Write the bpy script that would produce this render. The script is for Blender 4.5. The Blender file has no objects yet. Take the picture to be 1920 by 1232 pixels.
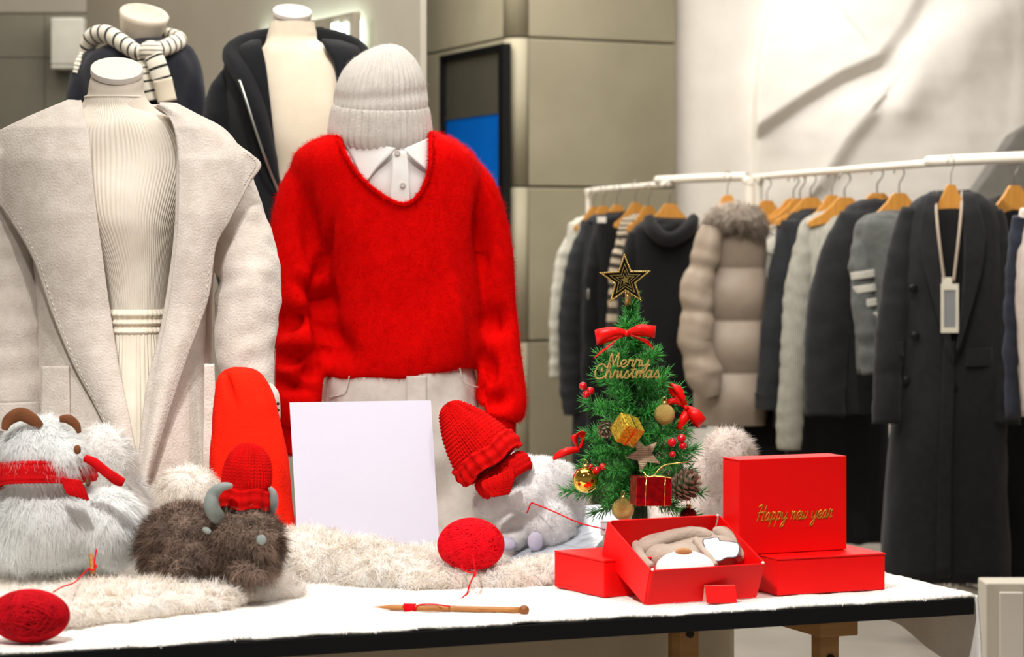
import bpy, bmesh, math, random
import numpy as np
from mathutils import Vector, Matrix, Euler

# ------------------------------------------------------------------ camera, world, lights
FPX, CX, YH, HC = 5000.0, 960.0, 440.0, 1.25      # focal length in px, principal x, horizon row, eye height
scene = bpy.context.scene
COL = scene.collection
cam = bpy.data.cameras.new('camera'); camo = bpy.data.objects.new('camera', cam)
COL.objects.link(camo); scene.camera = camo
camo.location = (0, 0, HC); camo.rotation_euler = (math.pi/2, 0, 0)
cam.sensor_width = 36; cam.lens = FPX/1920*36
cam.shift_y = -(616-YH)/1920
cam.clip_start = .05; cam.clip_end = 100
cam.dof.use_dof = True; cam.dof.focus_distance = 4.55; cam.dof.aperture_fstop = 8.0

world = bpy.data.worlds.new('world'); scene.world = world; world.use_nodes = True
bg = world.node_tree.nodes['Background']; bg.inputs[0].default_value = (1.0, .96, .9, 1); bg.inputs[1].default_value = .22
scene.view_settings.view_transform = 'Standard'; scene.view_settings.look = 'None'
scene.view_settings.exposure = 0.0; scene.view_settings.gamma = 1.0
scene.view_settings.use_curve_mapping = False
scene.cycles.use_denoising = True
scene.cycles.max_bounces = 8; scene.cycles.diffuse_bounces = 5; scene.cycles.transparent_max_bounces = 10
scene.cycles.use_adaptive_sampling = True; scene.cycles.adaptive_threshold = .045

def spot(name, loc, target, power, angle, blend=.5, radius=.06, color=(1, .95, .87)):
    l = bpy.data.lights.new(name, 'SPOT'); l.energy = power; l.spot_size = math.radians(angle); l.spot_blend = blend
    l.shadow_soft_size = radius; l.color = color
    o = bpy.data.objects.new(name, l); COL.objects.link(o); o.location = loc
    o.rotation_euler = (Vector(target)-Vector(loc)).to_track_quat('-Z', 'Y').to_euler()
    return o
def area(name, loc, target, power, sx, sy, color=(1, .96, .9)):
    l = bpy.data.lights.new(name, 'AREA'); l.energy = power; l.shape = 'RECTANGLE'; l.size = sx; l.size_y = sy; l.color = color
    o = bpy.data.objects.new(name, l); COL.objects.link(o); o.location = loc
    o.rotation_euler = (Vector(target)-Vector(loc)).to_track_quat('-Z', 'Y').to_euler()
    return o
# track spots in the ceiling of the shop window (key from the left, one from the right), then area lights added overhead as fill
spot('window_spot_key', (-.75, 2.2, 3.1), (-.2, 4.2, .55), 400, 46, .8, .09, (1, .965, .92))
spot('window_spot_side', (1.1, 3.0, 3.2), (.2, 4.3, .75), 110, 40, .6, .09, (1, .965, .92))
spot('window_spot_mannequin', (-.3, 2.8, 3.2), (-.4, 5.2, 1.05), 115, 36, .6, .08, (1, .95, .9))
area('overhead_fill_window', (0, 4.6, 3.25), (0, 4.6, 0), 56, 2.4, 1.6)  # added overhead fill that keeps the table top bright
area('overhead_fill_shop', (.6, 8.0, 3.25), (.6, 8.0, 0), 110, 2.6, 2.4)  # added fill, brightens the shop background
area('overhead_fill_far', (-.5, 11.0, 3.25), (-.5, 11.0, 0), 110, 2.6, 1.8)  # added fill for the pillar and the far walls
area('partition_fill_left', (-2.6, 7.2, 3.25), (-2.2, 7.6, 0), 70, 1.4, 1.6)  # unseen light added to brighten the angled partition wall
area('passage_fill', (-2.2, 11.85, 3.1), (-2.2, 12.0, 0), 14, .9, .2)  # unseen light added to lift the dark tiles in the passage
spot('back_mannequin_spot', (-.5, 5.2, 3.15), (-.75, 6.5, 1.6), 120, 34, .5, .06, (1, .94, .85))
spot('relief_wall_spot', (1.35, 11.2, 3.15), (1.75, 12.6, 2.15), 85, 60, 1.0, .06, (1, 1, 1))
spot('rack_spot', (.7, 6.2, 3.15), (1.25, 8.8, 1.2), 150, 36, .6, .06, (1, .94, .86))

# ------------------------------------------------------------------ helpers
rng = np.random.default_rng(7)
random.seed(7)
def P(px, py, d): return np.array([(px-CX)/FPX*d, d, HC+(YH-py)/FPX*d])
def PA(px, py, d):
    px, py, d = np.broadcast_arrays(np.asarray(px, float), np.asarray(py, float), np.asarray(d, float))
    return np.stack([(px-CX)/FPX*d, d, HC+(YH-py)/FPX*d], -1)
def on_plane(px, py, z):
    d = (HC-z)*FPX/(py-YH); return P(px, py, d)
def srgb(h):
    if isinstance(h, str):
        h = h.lstrip('#'); c = [int(h[i:i+2], 16)/255 for i in (0, 2, 4)]
    else: c = h
    return tuple((x/12.92 if x <= .04045 else ((x+.055)/1.055)**2.4) for x in c)+(1,)

def cat(pts, n, closed=False):
    """Catmull-Rom resample of control rows to n rows."""
    p = np.asarray(pts, float); k = len(p)
    if closed: q = np.concatenate([p[-1:], p, p[:2]]); seg = k
    else: q = np.concatenate([2*p[:1]-p[1:2], p, 2*p[-1:]-p[-2:-1]]); seg = k-1
    t = np.linspace(0, seg, n, endpoint=not closed)
    i = np.minimum(t.astype(int), seg-1); f = (t-i)[:, None]
    a, b, c, d = q[i], q[i+1], q[i+2], q[i+3]
    return .5*(2*b+(c-a)*f+(2*a-5*b+4*c-d)*f**2+(3*b-a-3*c+d)*f**3)

class G:
    """geometry: verts, quads, tris, optional per-vertex uv and custom normals"""
    def __init__(s, v=None, q=None, t=None, uv=None, nrm=None):
        s.v = np.zeros((0, 3)) if v is None else np.asarray(v, float).reshape(-1, 3)
        s.q = np.zeros((0, 4), int) if q is None else np.asarray(q, int).reshape(-1, 4)
        s.t = np.zeros((0, 3), int) if t is None else np.asarray(t, int).reshape(-1, 3)
        s.uv = np.zeros((len(s.v), 2)) if uv is None else np.asarray(uv, float).reshape(-1, 2)
        s.nrm = nrm
    def __add__(s, o):
        n = len(s.v); nr = None
        if s.nrm is not None and o.nrm is not None: nr = np.concatenate([s.nrm, o.nrm])
        return G(np.concatenate([s.v, o.v]), np.concatenate([s.q, o.q+n]), np.concatenate([s.t, o.t+n]), np.concatenate([s.uv, o.uv]), nr)
    def move(s, d): s.v = s.v+np.asarray(d); return s
    def xf(s, M):
        M = np.array(M); s.v = s.v@M[:3, :3].T+M[:3, 3]; return s
    def copy(s): return G(s.v.copy(), s.q.copy(), s.t.copy(), s.uv.copy(), None if s.nrm is None else s.nrm.copy())

def vnormals(g):
    n = np.zeros_like(g.v)
    if len(g.q):
        a, b, c, d = (g.v[g.q[:, i]] for i in range(4)); fn = np.cross(c-a, d-b)
        for i in range(4): np.add.at(n, g.q[:, i], fn)
    if len(g.t):
        a, b, c = (g.v[g.t[:, i]] for i in range(3)); fn = np.cross(b-a, c-a)
        for i in range(3): np.add.at(n, g.t[:, i], fn)
    return n/np.maximum(np.linalg.norm(n, axis=1, keepdims=True), 1e-12)

def to_mesh(name, g, smooth=True):
    me = bpy.data.meshes.new(name)
    nq, nt = len(g.q), len(g.t)
    me.vertices.add(len(g.v)); me.vertices.foreach_set('co', g.v.astype(np.float32).ravel())
    loops = np.concatenate([g.q.ravel(), g.t.ravel()]).astype(np.int32)
    me.loops.add(len(loops)); me.loops.foreach_set('vertex_index', loops)
    me.polygons.add(nq+nt)
    ls = np.concatenate([np.arange(nq)*4, nq*4+np.arange(nt)*3]).astype(np.int32)
    me.polygons.foreach_set('loop_start', ls)
    uvl = me.uv_layers.new(name='UVMap'); uvl.data.foreach_set('uv', g.uv[loops].astype(np.float32).ravel())
    me.update(calc_edges=True)
    me.polygons.foreach_set('use_smooth', np.full(nq+nt, bool(smooth)))
    me.validate()
    if g.nrm is not None and len(me.vertices) == len(g.v):
        me.normals_split_custom_set_from_vertices(g.nrm.astype(np.float32))
    return me

ROOTLOC = {}
def thing(name, label, cat_, loc, group=None):
    o = bpy.data.objects.new(name, None); COL.objects.link(o); o.location = tuple(loc); o.empty_display_size = .02
    o['label'] = label; o['category'] = cat_
    if group: o['group'] = group
    ROOTLOC[o.name] = np.asarray(loc, float)
    return o
def obj(name, g, m, parent=None, label=None, smooth=True, auto=None, bevel=0, kind=None):
    """one mesh object from world-space geometry; parent = thing or part"""
    loc = np.zeros(3)
    if parent is not None: loc = ROOTLOC[parent.name]
    g = g.copy(); org = loc
    if parent is None:
        org = np.array([(g.v[:, 0].min()+g.v[:, 0].max())/2, (g.v[:, 1].min()+g.v[:, 1].max())/2, g.v[:, 2].min()])
    g.v = g.v-org
    o = bpy.data.objects.new(name, to_mesh(name, g, smooth)); COL.objects.link(o)
    if parent is None: o.location = tuple(org); ROOTLOC[o.name] = org
    else: o.parent = parent; ROOTLOC[o.name] = loc
    if m is not None: o.data.materials.append(m)
    if label: o['label'] = label
    if kind: o['kind'] = kind
    if bevel:
        b = o.modifiers.new('bevel', 'BEVEL'); b.width = bevel; b.segments = 2; b.limit_method = 'ANGLE'
    if auto:
        e = o.modifiers.new('edge_split', 'EDGE_SPLIT'); e.split_angle = math.radians(auto)
    return o
def single(name, g, m, label, cat_, group=None, **kw):
    o = obj(name, g, m, None, label, **kw); o['category'] = cat_
    if group: o['group'] = group
    return o
def structure(name, g, m, parent=None, **kw):
    o = obj(name, g, m, parent, **kw)
    if parent is None: o['kind'] = 'structure'
    return o

# ---- shapes
def grid_q(m, n, off=0):
    i, j = np.meshgrid(np.arange(m-1), np.arange(n-1), indexing='ij'); a = (i*n+j).ravel()+off
    return np.stack([a, a+1, a+n+1, a+n], -1)
def grid(A):
    m, n = A.shape[:2]
    uv = np.stack(np.meshgrid(np.linspace(0, 1, n), np.linspace(0, 1, m)), -1)
    return G(A.reshape(-1, 3), grid_q(m, n), None, uv.reshape(-1, 2))
def solid_grid(A, th):
    """grid A (m,n,3) thickened along its normals"""
    g = grid(A); N = vnormals(g); m, n = A.shape[:2]; k = m*n
    f = g.v+N*th/2; b = g.v-N*th/2
    q = [g.q, g.q[:, ::-1]+k]
    def rim(idx):
        idx = np.asarray(idx); return np.stack([idx[:-1], idx[:-1]+k, idx[1:]+k, idx[1:]], -1)
    I = np.arange(k).reshape(m, n)
    q += [rim(I[0]), rim(I[:, -1]), rim(I[-1][::-1]), rim(I[:, 0][::-1])]
    return G(np.concatenate([f, b]), np.concatenate(q), None, np.concatenate([g.uv, g.uv]))
def loft(R, cap0=True, cap1=True):
    """R (m,n,3) closed rings"""
    m, n = R.shape[:2]
    A = np.concatenate([R, R[:, :1]], 1); g = grid(A)
    w = n+1
    if cap0:
        c = len(g.v); g.v = np.vstack([g.v, R[0].mean(0)]); g.uv = np.vstack([g.uv, [.5, 0]])
        i = np.arange(n); g.t = np.vstack([g.t, np.stack([i+1, i, np.full(n, c)], -1)])
    if cap1:
        c = len(g.v); g.v = np.vstack([g.v, R[-1].mean(0)]); g.uv = np.vstack([g.uv, [.5, 1]])
        i = (m-1)*w+np.arange(n); g.t = np.vstack([g.t, np.stack([i, i+1, np.full(n, c)], -1)])
    return g
def ringpts(n, e=2.0):
    a = np.linspace(0, 2*np.pi, n, endpoint=False); c, s = np.cos(a), np.sin(a)
    return np.sign(c)*np.abs(c)**(2/e), np.sign(s)*np.abs(s)**(2/e)
def sil(rows, d, m=60, n=64, e=2.3, caps=(True, True), disp=None):
    """loft whose outline from the front follows rows (py, xl, xr, half depth[, depth shift])"""
    rows = [tuple(r)+(0,)*(5-len(r)) for r in rows]
    r = cat(rows, m); c, s = ringpts(n, e)
    px = (r[:, 1]+r[:, 2])/2; hw = (r[:, 2]-r[:, 1])/2/FPX*d
    C = PA(px, r[:, 0], d+0*px); R = np.zeros((m, n, 3))
    R[:, :, 0] = C[:, None, 0]+hw[:, None]*c; R[:, :, 1] = C[:, None, 1]+r[:, 4, None]-r[:, 3, None]*s; R[:, :, 2] = C[:, None, 2]
    g = loft(R, *caps)
    if disp is not None: g.v = g.v+vnormals(g)*disp(g.v)[:, None]
    return g
def tube(path, rad, n=12, m=None, caps=True, flat=None, up=(0, 0, 1)):
    """tube through path (k,3) with radii (k or k x 2)"""
    p = np.asarray(path, float); k = len(p)
    r = np.asarray(rad, float)
    if r.ndim == 0: r = np.full(k, float(r))
    if r.ndim == 1: r = np.stack([r, r], -1)
    if m: pr = cat(np.concatenate([p, r], 1), m); p, r = pr[:, :3], pr[:, 3:]
    t = np.gradient(p, axis=0); t /= np.maximum(np.linalg.norm(t, axis=1, keepdims=True), 1e-9)
    u = np.asarray(up, float); u = u-t[0]*(u@t[0])
    if np.linalg.norm(u) < 1e-3: u = np.cross(t[0], [1, .3, .2])
    u /= np.linalg.norm(u); U = [u]
    for i in range(1, len(p)):
        u = u-t[i]*(u@t[i]); u /= max(np.linalg.norm(u), 1e-9); U.append(u)
    U = np.array(U); W = np.cross(t, U)
    a = np.linspace(0, 2*np.pi, n, endpoint=False)
    R = p[:, None]+U[:, None]*(r[:, 0, None]*np.cos(a))[..., None]+W[:, None]*(r[:, 1, None]*np.sin(a))[..., None]
    return loft(R, caps, caps)
def pxtube(pts, n=24, m=40, flatten=1.0, caps=True):
    """pts (px,py,radius px,depth)"""
    pts = np.asarray(pts, float); p = PA(pts[:, 0], pts[:, 1], pts[:, 3]); r = pts[:, 2]/FPX*pts[:, 3]
    return tube(p, np.stack([r*flatten, r], -1), n, m, caps, up=(0, 1, 0))
def ell(c, r, n=24, m=16, rot=None):
    th = np.linspace(0, np.pi, m)[1:-1]; a = np.linspace(0, 2*np.pi, n, endpoint=False)
    R = np.zeros((len(th), n, 3)); R[..., 0] = np.sin(th)[:, None]*np.cos(a); R[..., 1] = np.sin(th)[:, None]*np.sin(a); R[..., 2] = -np.cos(th)[:, None]
    g = loft(R); g.v[-2] = (0, 0, -1); g.v[-1] = (0, 0, 1)
    g.v = g.v*np.asarray(r)
    if rot is not None: g.v = g.v@np.array(Euler(rot).to_matrix()).T
    return g.move(c)
def lathe(prof, n=48, caps=(False, False)):
    """prof: (r,z) rows"""
    pr = np.asarray(prof, float); a = np.linspace(0, 2*np.pi, n, endpoint=False)
    R = np.zeros((len(pr), n, 3)); R[..., 0] = pr[:, :1]*np.cos(a); R[..., 1] = pr[:, :1]*np.sin(a); R[..., 2] = pr[:, 1:]
    return loft(R, *caps)
BOXQ = [[0, 3, 2, 1], [4, 5, 6, 7], [0, 1, 5, 4], [1, 2, 6, 5], [2, 3, 7, 6], [3, 0, 4, 7]]
def box(c0, c1):
    (a, b, c), (d, e, f) = c0, c1
    v = [(a, b, c), (d, b, c), (d, e, c), (a, e, c), (a, b, f), (d, b, f), (d, e, f), (a, e, f)]
    return G(v, BOXQ, None, [(p[0]+p[1], p[2]) for p in v])
def hexa(b4, t4): return G(np.vstack([b4, t4]), BOXQ)
def prism(poly, y0, y1):
    """polygon (x,z) extruded along y"""
    p = np.asarray(poly, float); n = len(p)
    f = np.stack([p[:, 0], np.full(n, y0), p[:, 1]], -1); b = np.stack([p[:, 0], np.full(n, y1), p[:, 1]], -1)
    v = np.vstack([f, b, f.mean(0), b.mean(0)]); i = np.arange(n); j = (i+1) % n
    return G(v, np.stack([i, i+n, j+n, j], -1), np.vstack([np.stack([i, j, np.full(n, 2*n)], -1), np.stack([j+n, i+n, np.full(n, 2*n+1)], -1)]))
def rotz(a): return np.array(Matrix.Rotation(a, 4, 'Z'))
def rot(a, ax): return np.array(Matrix.Rotation(a, 4, ax))
def trans(p): M = np.eye(4); M[:3, 3] = p; return M

def noise(v, scale, seed=0, oct_=5):
    r = np.random.default_rng(seed); out = np.zeros(len(v))
    for i in range(oct_):
        k = r.normal(size=(3, 3))*scale*(1+.35*i)
        out += np.sin(v@k[0]+r.uniform(0, 6))*np.sin(v@k[1]+r.uniform(0, 6))/(1+.3*i)
    return out/2

def remesh(g, voxel, smooth=6, lam=.5):
    me = to_mesh('tmp', g); o = bpy.data.objects.new('tmp', me); COL.objects.link(o)
    r = o.modifiers.new('r', 'REMESH'); r.mode = 'VOXEL'; r.voxel_size = voxel
    dg = bpy.context.evaluated_depsgraph_get(); ev = o.evaluated_get(dg); m2 = ev.to_mesh()
    v = np.zeros(len(m2.vertices)*3, np.float32); m2.vertices.foreach_get('co', v); v = v.reshape(-1, 3).astype(float)
    lt = np.zeros(len(m2.polygons), np.int32); m2.polygons.foreach_get('loop_total', lt)
    li = np.zeros(len(m2.loops), np.int32); m2.loops.foreach_get('vertex_index', li)
    st = np.concatenate([[0], np.cumsum(lt)[:-1]])
    q = li[st[lt == 4][:, None]+np.arange(4)]; t = li[st[lt == 3][:, None]+np.arange(3)]
    ev.to_mesh_clear(); bpy.data.objects.remove(o); bpy.data.meshes.remove(me)
    g2 = G(v, q, t); return relax(g2, smooth, lam)
def relax(g, it, lam=.5):
    e = np.concatenate([g.q[:, [0, 1]], g.q[:, [1, 2]], g.q[:, [2, 3]], g.q[:, [3, 0]], g.t[:, [0, 1]], g.t[:, [1, 2]], g.t[:, [2, 0]]])
    e = np.concatenate([e, e[:, ::-1]]); cnt = np.bincount(e[:, 0], minlength=len(g.v))[:, None]
    for _ in range(it):
        s = np.stack([np.bincount(e[:, 0], weights=g.v[e[:, 1], k], minlength=len(g.v)) for k in range(3)], -1)
        g.v = g.v+lam*(s/np.maximum(cnt, 1)-g.v)*(cnt > 0)
    return g

def sample(g, n, r, keep=None):
    T = np.concatenate([g.t, g.q[:, [0, 1, 2]], g.q[:, [0, 2, 3]]]); N = vnormals(g)
    a, b, c = g.v[T[:, 0]], g.v[T[:, 1]], g.v[T[:, 2]]
    ar = np.linalg.norm(np.cross(b-a, c-a), axis=1)
    if keep is not None: ar = ar*keep((a+b+c)/3, (N[T[:, 0]]+N[T[:, 1]]+N[T[:, 2]])/3)
    i = r.choice(len(T), n, p=ar/ar.sum()); u = r.random((n, 2)); s = np.sqrt(u[:, :1]); w = u[:, 1:]
    p = a[i]*(1-s)+b[i]*s*(1-w)+c[i]*s*w
    nn = N[T[i, 0]]*(1-s)+N[T[i, 1]]*s*(1-w)+N[T[i, 2]]*s*w
    return p, nn/np.maximum(np.linalg.norm(nn, axis=1, keepdims=True), 1e-9)
def unit(a): return a/np.maximum(np.linalg.norm(a, axis=-1, keepdims=True), 1e-9)
def fur(g, clumps, per, length, width, comb=None, lay=.6, jitter=.25, droop=.3, radius=.006, pull=.5, seed=1, keep=None, segs=2, soft=.75, cv=.65):
    """strands of hair growing out of geometry g, in clumps; returned together with g as one geometry"""
    r = np.random.default_rng(seed)
    p, n = sample(g, clumps, r, keep)
    cm = comb(p, n) if comb is not None else r.normal(size=p.shape)
    cm = cm-n*(cm*n).sum(1, keepdims=True); cm = unit(cm)
    base = unit(n*(1-lay)+cm*lay+r.normal(size=p.shape)*jitter)
    L = length*r.uniform(.65, 1.25, clumps)
    off = r.normal(size=(clumps, per, 3))*radius; off -= n[:, None]*(off*n[:, None]).sum(-1, keepdims=True)
    root = p[:, None]+off-n[:, None]*.001
    LL = (L[:, None]*r.uniform(.75, 1.1, (clumps, per)))[..., None]
    d = unit(base[:, None]+r.normal(size=(clumps, per, 3))*jitter*.5)
    g0 = np.array([0, 0, -1.])
    K = clumps*per; d = d.reshape(K, 3); root = root.reshape(K, 3); LL = LL.reshape(K, 1); off = off.reshape(K, 3)
    nn = np.repeat(n, per, 0)
    side = unit(unit(np.cross(d, nn))+r.normal(size=(K, 3))*.22)*width/2
    pts = []
    for k in range(segs+1):
        t = k/segs; pts.append(root+d*LL*t+g0*LL*droop*t*t-off*pull*t)
    V = []; 
    for k in range(segs): V += [pts[k]-side*(1-.5*k/segs), pts[k]+side*(1-.5*k/segs)]
    V.append(pts[-1]); nv = len(V)
    V = np.stack(V, 1).reshape(-1, 3); b = np.arange(K)*nv
    Q = [np.stack([b+2*k, b+2*k+1, b+2*k+3, b+2*k+2], -1) for k in range(segs-1)]
    T = np.stack([b+2*(segs-1), b+2*(segs-1)+1, b+2*segs], -1)
    fnrm = unit(nn*soft+d*(1-soft)+r.normal(size=nn.shape)*.12)
    s = G(V, np.concatenate(Q) if Q else None, T, np.repeat(np.stack([np.repeat(r.random(clumps), per)*cv+r.random(K)*(1-cv), r.random(K)], -1), nv, 0), np.repeat(fnrm, nv, 0))
    gg = g.copy(); gg.nrm = vnormals(g); gg.uv = np.full((len(gg.v), 2), .35)
    return gg+s

# ---- materials
MATS = {}
def mat(name, color, rough=.8, color2=None, nscale=8, bump=0, bscale=400, metal=0, sheen=0, spec=.3, rib=0, ribs=100, ribdir='u', coat=0, trans=0, strandvar=0, emit=0, sub=0, thin=0, detail=4, stretch=None):
    """procedural principled material: two-tone noise, fine bump, optional ribs along the uv"""
    if name in MATS: return MATS[name]
    m = bpy.data.materials.new(name); m.use_nodes = True; nt = m.node_tree; nd = nt.nodes; lk = nt.links
    b = nd['Principled BSDF']; c1 = srgb(color)
    b.inputs['Roughness'].default_value = rough; b.inputs['Metallic'].default_value = metal
    b.inputs['Specular IOR Level'].default_value = spec
    b.inputs['Sheen Weight'].default_value = sheen; b.inputs['Sheen Roughness'].default_value = .5
    b.inputs['Coat Weight'].default_value = coat; b.inputs['Transmission Weight'].default_value = trans
    tc = nd.new('ShaderNodeTexCoord')
    vec = tc.outputs['Object']
    if stretch:
        mp = nd.new('ShaderNodeMapping'); mp.inputs['Scale'].default_value = stretch; lk.new(vec, mp.inputs[0]); vec = mp.outputs[0]
    col = None
    if color2 is None: color2 = tuple(max(0, x*.9) for x in (int(color.lstrip('#')[i:i+2], 16)/255 for i in (0, 2, 4)))
    nz = nd.new('ShaderNodeTexNoise'); nz.inputs['Scale'].default_value = nscale; nz.inputs['Detail'].default_value = detail; lk.new(vec, nz.inputs['Vector'])
    rp = nd.new('ShaderNodeMapRange'); rp.inputs['From Min'].default_value = .3; rp.inputs['From Max'].default_value = .7
    lk.new(nz.outputs[0], rp.inputs[0])
    fac = rp.outputs[0]
    if strandvar:
        uv = nd.new('ShaderNodeUVMap'); sp = nd.new('ShaderNodeSeparateXYZ'); lk.new(uv.outputs[0], sp.inputs[0])
        mx0 = nd.new('ShaderNodeMix'); mx0.inputs[0].default_value = strandvar; lk.new(fac, mx0.inputs[2]); lk.new(sp.outputs[0], mx0.inputs[3]); fac = mx0.outputs[0]
    mx = nd.new('ShaderNodeMix'); mx.data_type = 'RGBA'; lk.new(fac, mx.inputs[0])
    mx.inputs[6].default_value = c1; mx.inputs[7].default_value = srgb(color2); lk.new(mx.outputs[2], b.inputs['Base Color'])
    h = None
    if bump:
        nb = nd.new('ShaderNodeTexNoise'); nb.inputs['Scale'].default_value = bscale; nb.inputs['Detail'].default_value = 3; lk.new(vec, nb.inputs['Vector'])
        bp = nd.new('ShaderNodeBump'); bp.inputs['Strength'].default_value = bump; bp.inputs['Distance'].default_value = .003; lk.new(nb.outputs[0], bp.inputs['Height']); h = bp
    if rib:
        uv = nd.new('ShaderNodeUVMap'); sp = nd.new('ShaderNodeSeparateXYZ'); lk.new(uv.outputs[0], sp.inputs[0])
        mu = nd.new('ShaderNodeMath'); mu.operation = 'MULTIPLY'; mu.inputs[1].default_value = ribs*2*math.pi; lk.new(sp.outputs[0 if ribdir == 'u' else 1], mu.inputs[0])
        sn = nd.new('ShaderNodeMath'); sn.operation = 'SINE'; lk.new(mu.outputs[0], sn.inputs[0])
        b2 = nd.new('ShaderNodeBump'); b2.inputs['Strength'].default_value = rib; b2.inputs['Distance'].default_value = .002; lk.new(sn.outputs[0], b2.inputs['Height'])
        if h: lk.new(h.outputs[0], b2.inputs['Normal'])
        h = b2
    if h: lk.new(h.outputs[0], b.inputs['Normal'])
    if sub:
        tr_ = nd.new('ShaderNodeBsdfTranslucent'); lk.new(mx.outputs[2], tr_.inputs[0]); ms = nd.new('ShaderNodeMixShader'); ms.inputs[0].default_value = sub
        lk.new(b.outputs[0], ms.inputs[1]); lk.new(tr_.outputs[0], ms.inputs[2]); lk.new(ms.outputs[0], nd['Material Output'].inputs[0])
    if thin:
        tp = nd.new('ShaderNodeBsdfTransparent'); ms = nd.new('ShaderNodeMixShader'); ms.inputs[0].default_value = thin
        src = nd['Material Output'].inputs[0].links[0].from_socket; lk.new(src, ms.inputs[1]); lk.new(tp.outputs[0], ms.inputs[2]); lk.new(ms.outputs[0], nd['Material Output'].inputs[0])
    if emit:
        b.inputs['Emission Color'].default_value = c1; b.inputs['Emission Strength'].default_value = emit
    MATS[name] = m; return m

def glyph_strokes(text, slant=.2):
    GL = {
     'e': (.72, [[(0, .35), (.4, .45), (.55, .8), (.33, 1.0), (.08, .7), (.12, .2), (.4, 0), (.75, .25)]]),
     'r': (.72, [[(0, .2), (.15, .85), (.2, 1.1), (.3, .9), (.55, .92), (.5, .5), (.52, .08), (.75, .2)]]),
     'y': (.9, [[(0, .95), (.08, .3), (.3, .08), (.6, .4), (.72, 1.0)], [(.72, 1.0), (.66, .2), (.52, -.7), (.2, -.9), (.15, -.6), (.5, -.15), (.9, .25)]]),
     'h': (.85, [[(0, .2), (.35, 1.2), (.42, 1.9), (.22, 1.9), (.14, 1), (.1, 0)], [(.1, .1), (.3, .9), (.52, .95), (.58, .5), (.6, .08), (.85, .2)]]),
     'i': (.5, [[(0, .25), (.18, 1.0), (.17, .3), (.3, 0), (.52, .25)], [(.2, 1.42), (.26, 1.5)]]),
     's': (.62, [[(0, .2), (.3, 1.02), (.4, .65), (.52, .32), (.38, 0), (.08, .1)], [(.42, .05), (.65, .22)]]),
     't': (.6, [[(0, .2), (.25, 1.0), (.35, 1.7), (.28, .5), (.36, .05), (.62, .25)], [(.05, 1.15), (.62, 1.22)]]),
     'm': (1.15, [[(0, .3), (.13, .98), (.16, 0)], [(.16, .2), (.36, .98), (.5, .8), (.52, 0)], [(.52, .2), (.74, .98), (.88, .8), (.9, .12), (1.17, .2)]]),
     'a': (.9, [[(.62, .85), (.35, 1.0), (.08, .6), (.14, .1), (.4, .06), (.62, .8)], [(.66, 1.0), (.62, .3), (.7, .03), (.92, .22)]]),
     'M': (1.35, [[(-.15, .1), (.1, .1), (.2, 1.2), (.3, 2), (.45, 1.2), (.6, .4), (.8, 1.3), (1.0, 2), (1.05, 1), (1.1, .1), (1.35, .2)]]),
     'C': (1.15, [[(1.05, 1.55), (.85, 1.95), (.35, 1.85), (.02, 1.0), (.2, .15), (.75, 0), (1.15, .35)], [(.85, 1.2), (.65, 1.05), (.7, 1.5)]]),
     'H': (1.25, [[(-.05, 1.75), (.15, 1.95), (.42, 1.9), (.3, 1.0), (.12, -.05)], [(1.12, 1.98), (.95, 1.0), (.82, 0), (1.0, .05)], [(-.05, .95), (.5, 1.05), (1.2, 1.12)]]),
     'p': (.82, [[(.08, .95), (.2, 1.0), (.12, .2), (-.02, -.85)], [(.14, .6), (.4, 1.0), (.62, .75), (.5, .2), (.15, .08)]]),
     'n': (.85, [[(.02, .9), (.15, 1.0), (.1, .4), (.05, 0)], [(.1, .5), (.36, .95), (.55, .85), (.52, .3), (.55, .02), (.75, .15)]]),
     'w': (1.05, [[(0, .95), (.08, .2), (.25, .03), (.45, .45), (.5, .9), (.52, .2), (.7, .05), (.9, .5), (.92, 1.0)]]),
     ' ': (.55, [])}
    x = 0; out = []
    for ch in text:
        w, st = GL[ch]
        for s in st:
            s = np.array(s, float); s[:, 0] += x; s[:, 0] += slant*s[:, 1]; out.append(s)
        x += w
    return out, x
# ================================================================== the setting
M_floor = mat('floor_stone', '#9a938a', .35, '#8a847b', 3, .05, 60)
M_white = mat('white_plaster', '#d8d2c4', .9, '#cfc8b8', 2, .15, 120)
M_ceiling = mat('ceiling_paint', '#cfc9bd', .9, '#c6c0b4', 2)
M_dark = mat('dark_tile', '#6b685c', .6, '#625f54', 4, .05, 50)
M_concrete = mat('concrete_panel', '#a29b86', .55, '#948d78', 2.2, .12, 90, detail=6)
M_joint = mat('joint_dark', '#6d6858', .9)
M_relief = mat('relief_plaster', '#e6e1da', .9, '#ddd7cf', 6, .3, 45, detail=6)
M_greyplaster = mat('grey_plaster', '#8d8b86', .9, '#7e7c78', 9, .4, 70)
M_black = mat('black_lacquer', '#0b0b0c', .4, '#0e0e10', 5)
M_steelwhite = mat('white_enamel', '#efeae0', .35, '#e8e2d8', 5)

fl = structure('floor', box((-4, -.5, -.1), (4.2, 15, 0)), M_floor, smooth=False)
structure('ceiling', box((-4, -.5, 3.3), (4.2, 15, 3.4)), M_ceiling, smooth=False)
structure('wall_rear', box((-4, 15, 0), (4.2, 15.1, 3.3)), M_dark, smooth=False)
structure('wall_side_left', box((-4.1, 3, 0), (-4, 15, 3.3)), M_white, smooth=False)
structure('wall_side_right', box((4.2, 3, 0), (4.3, 15, 3.3)), M_white, smooth=False)

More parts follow.
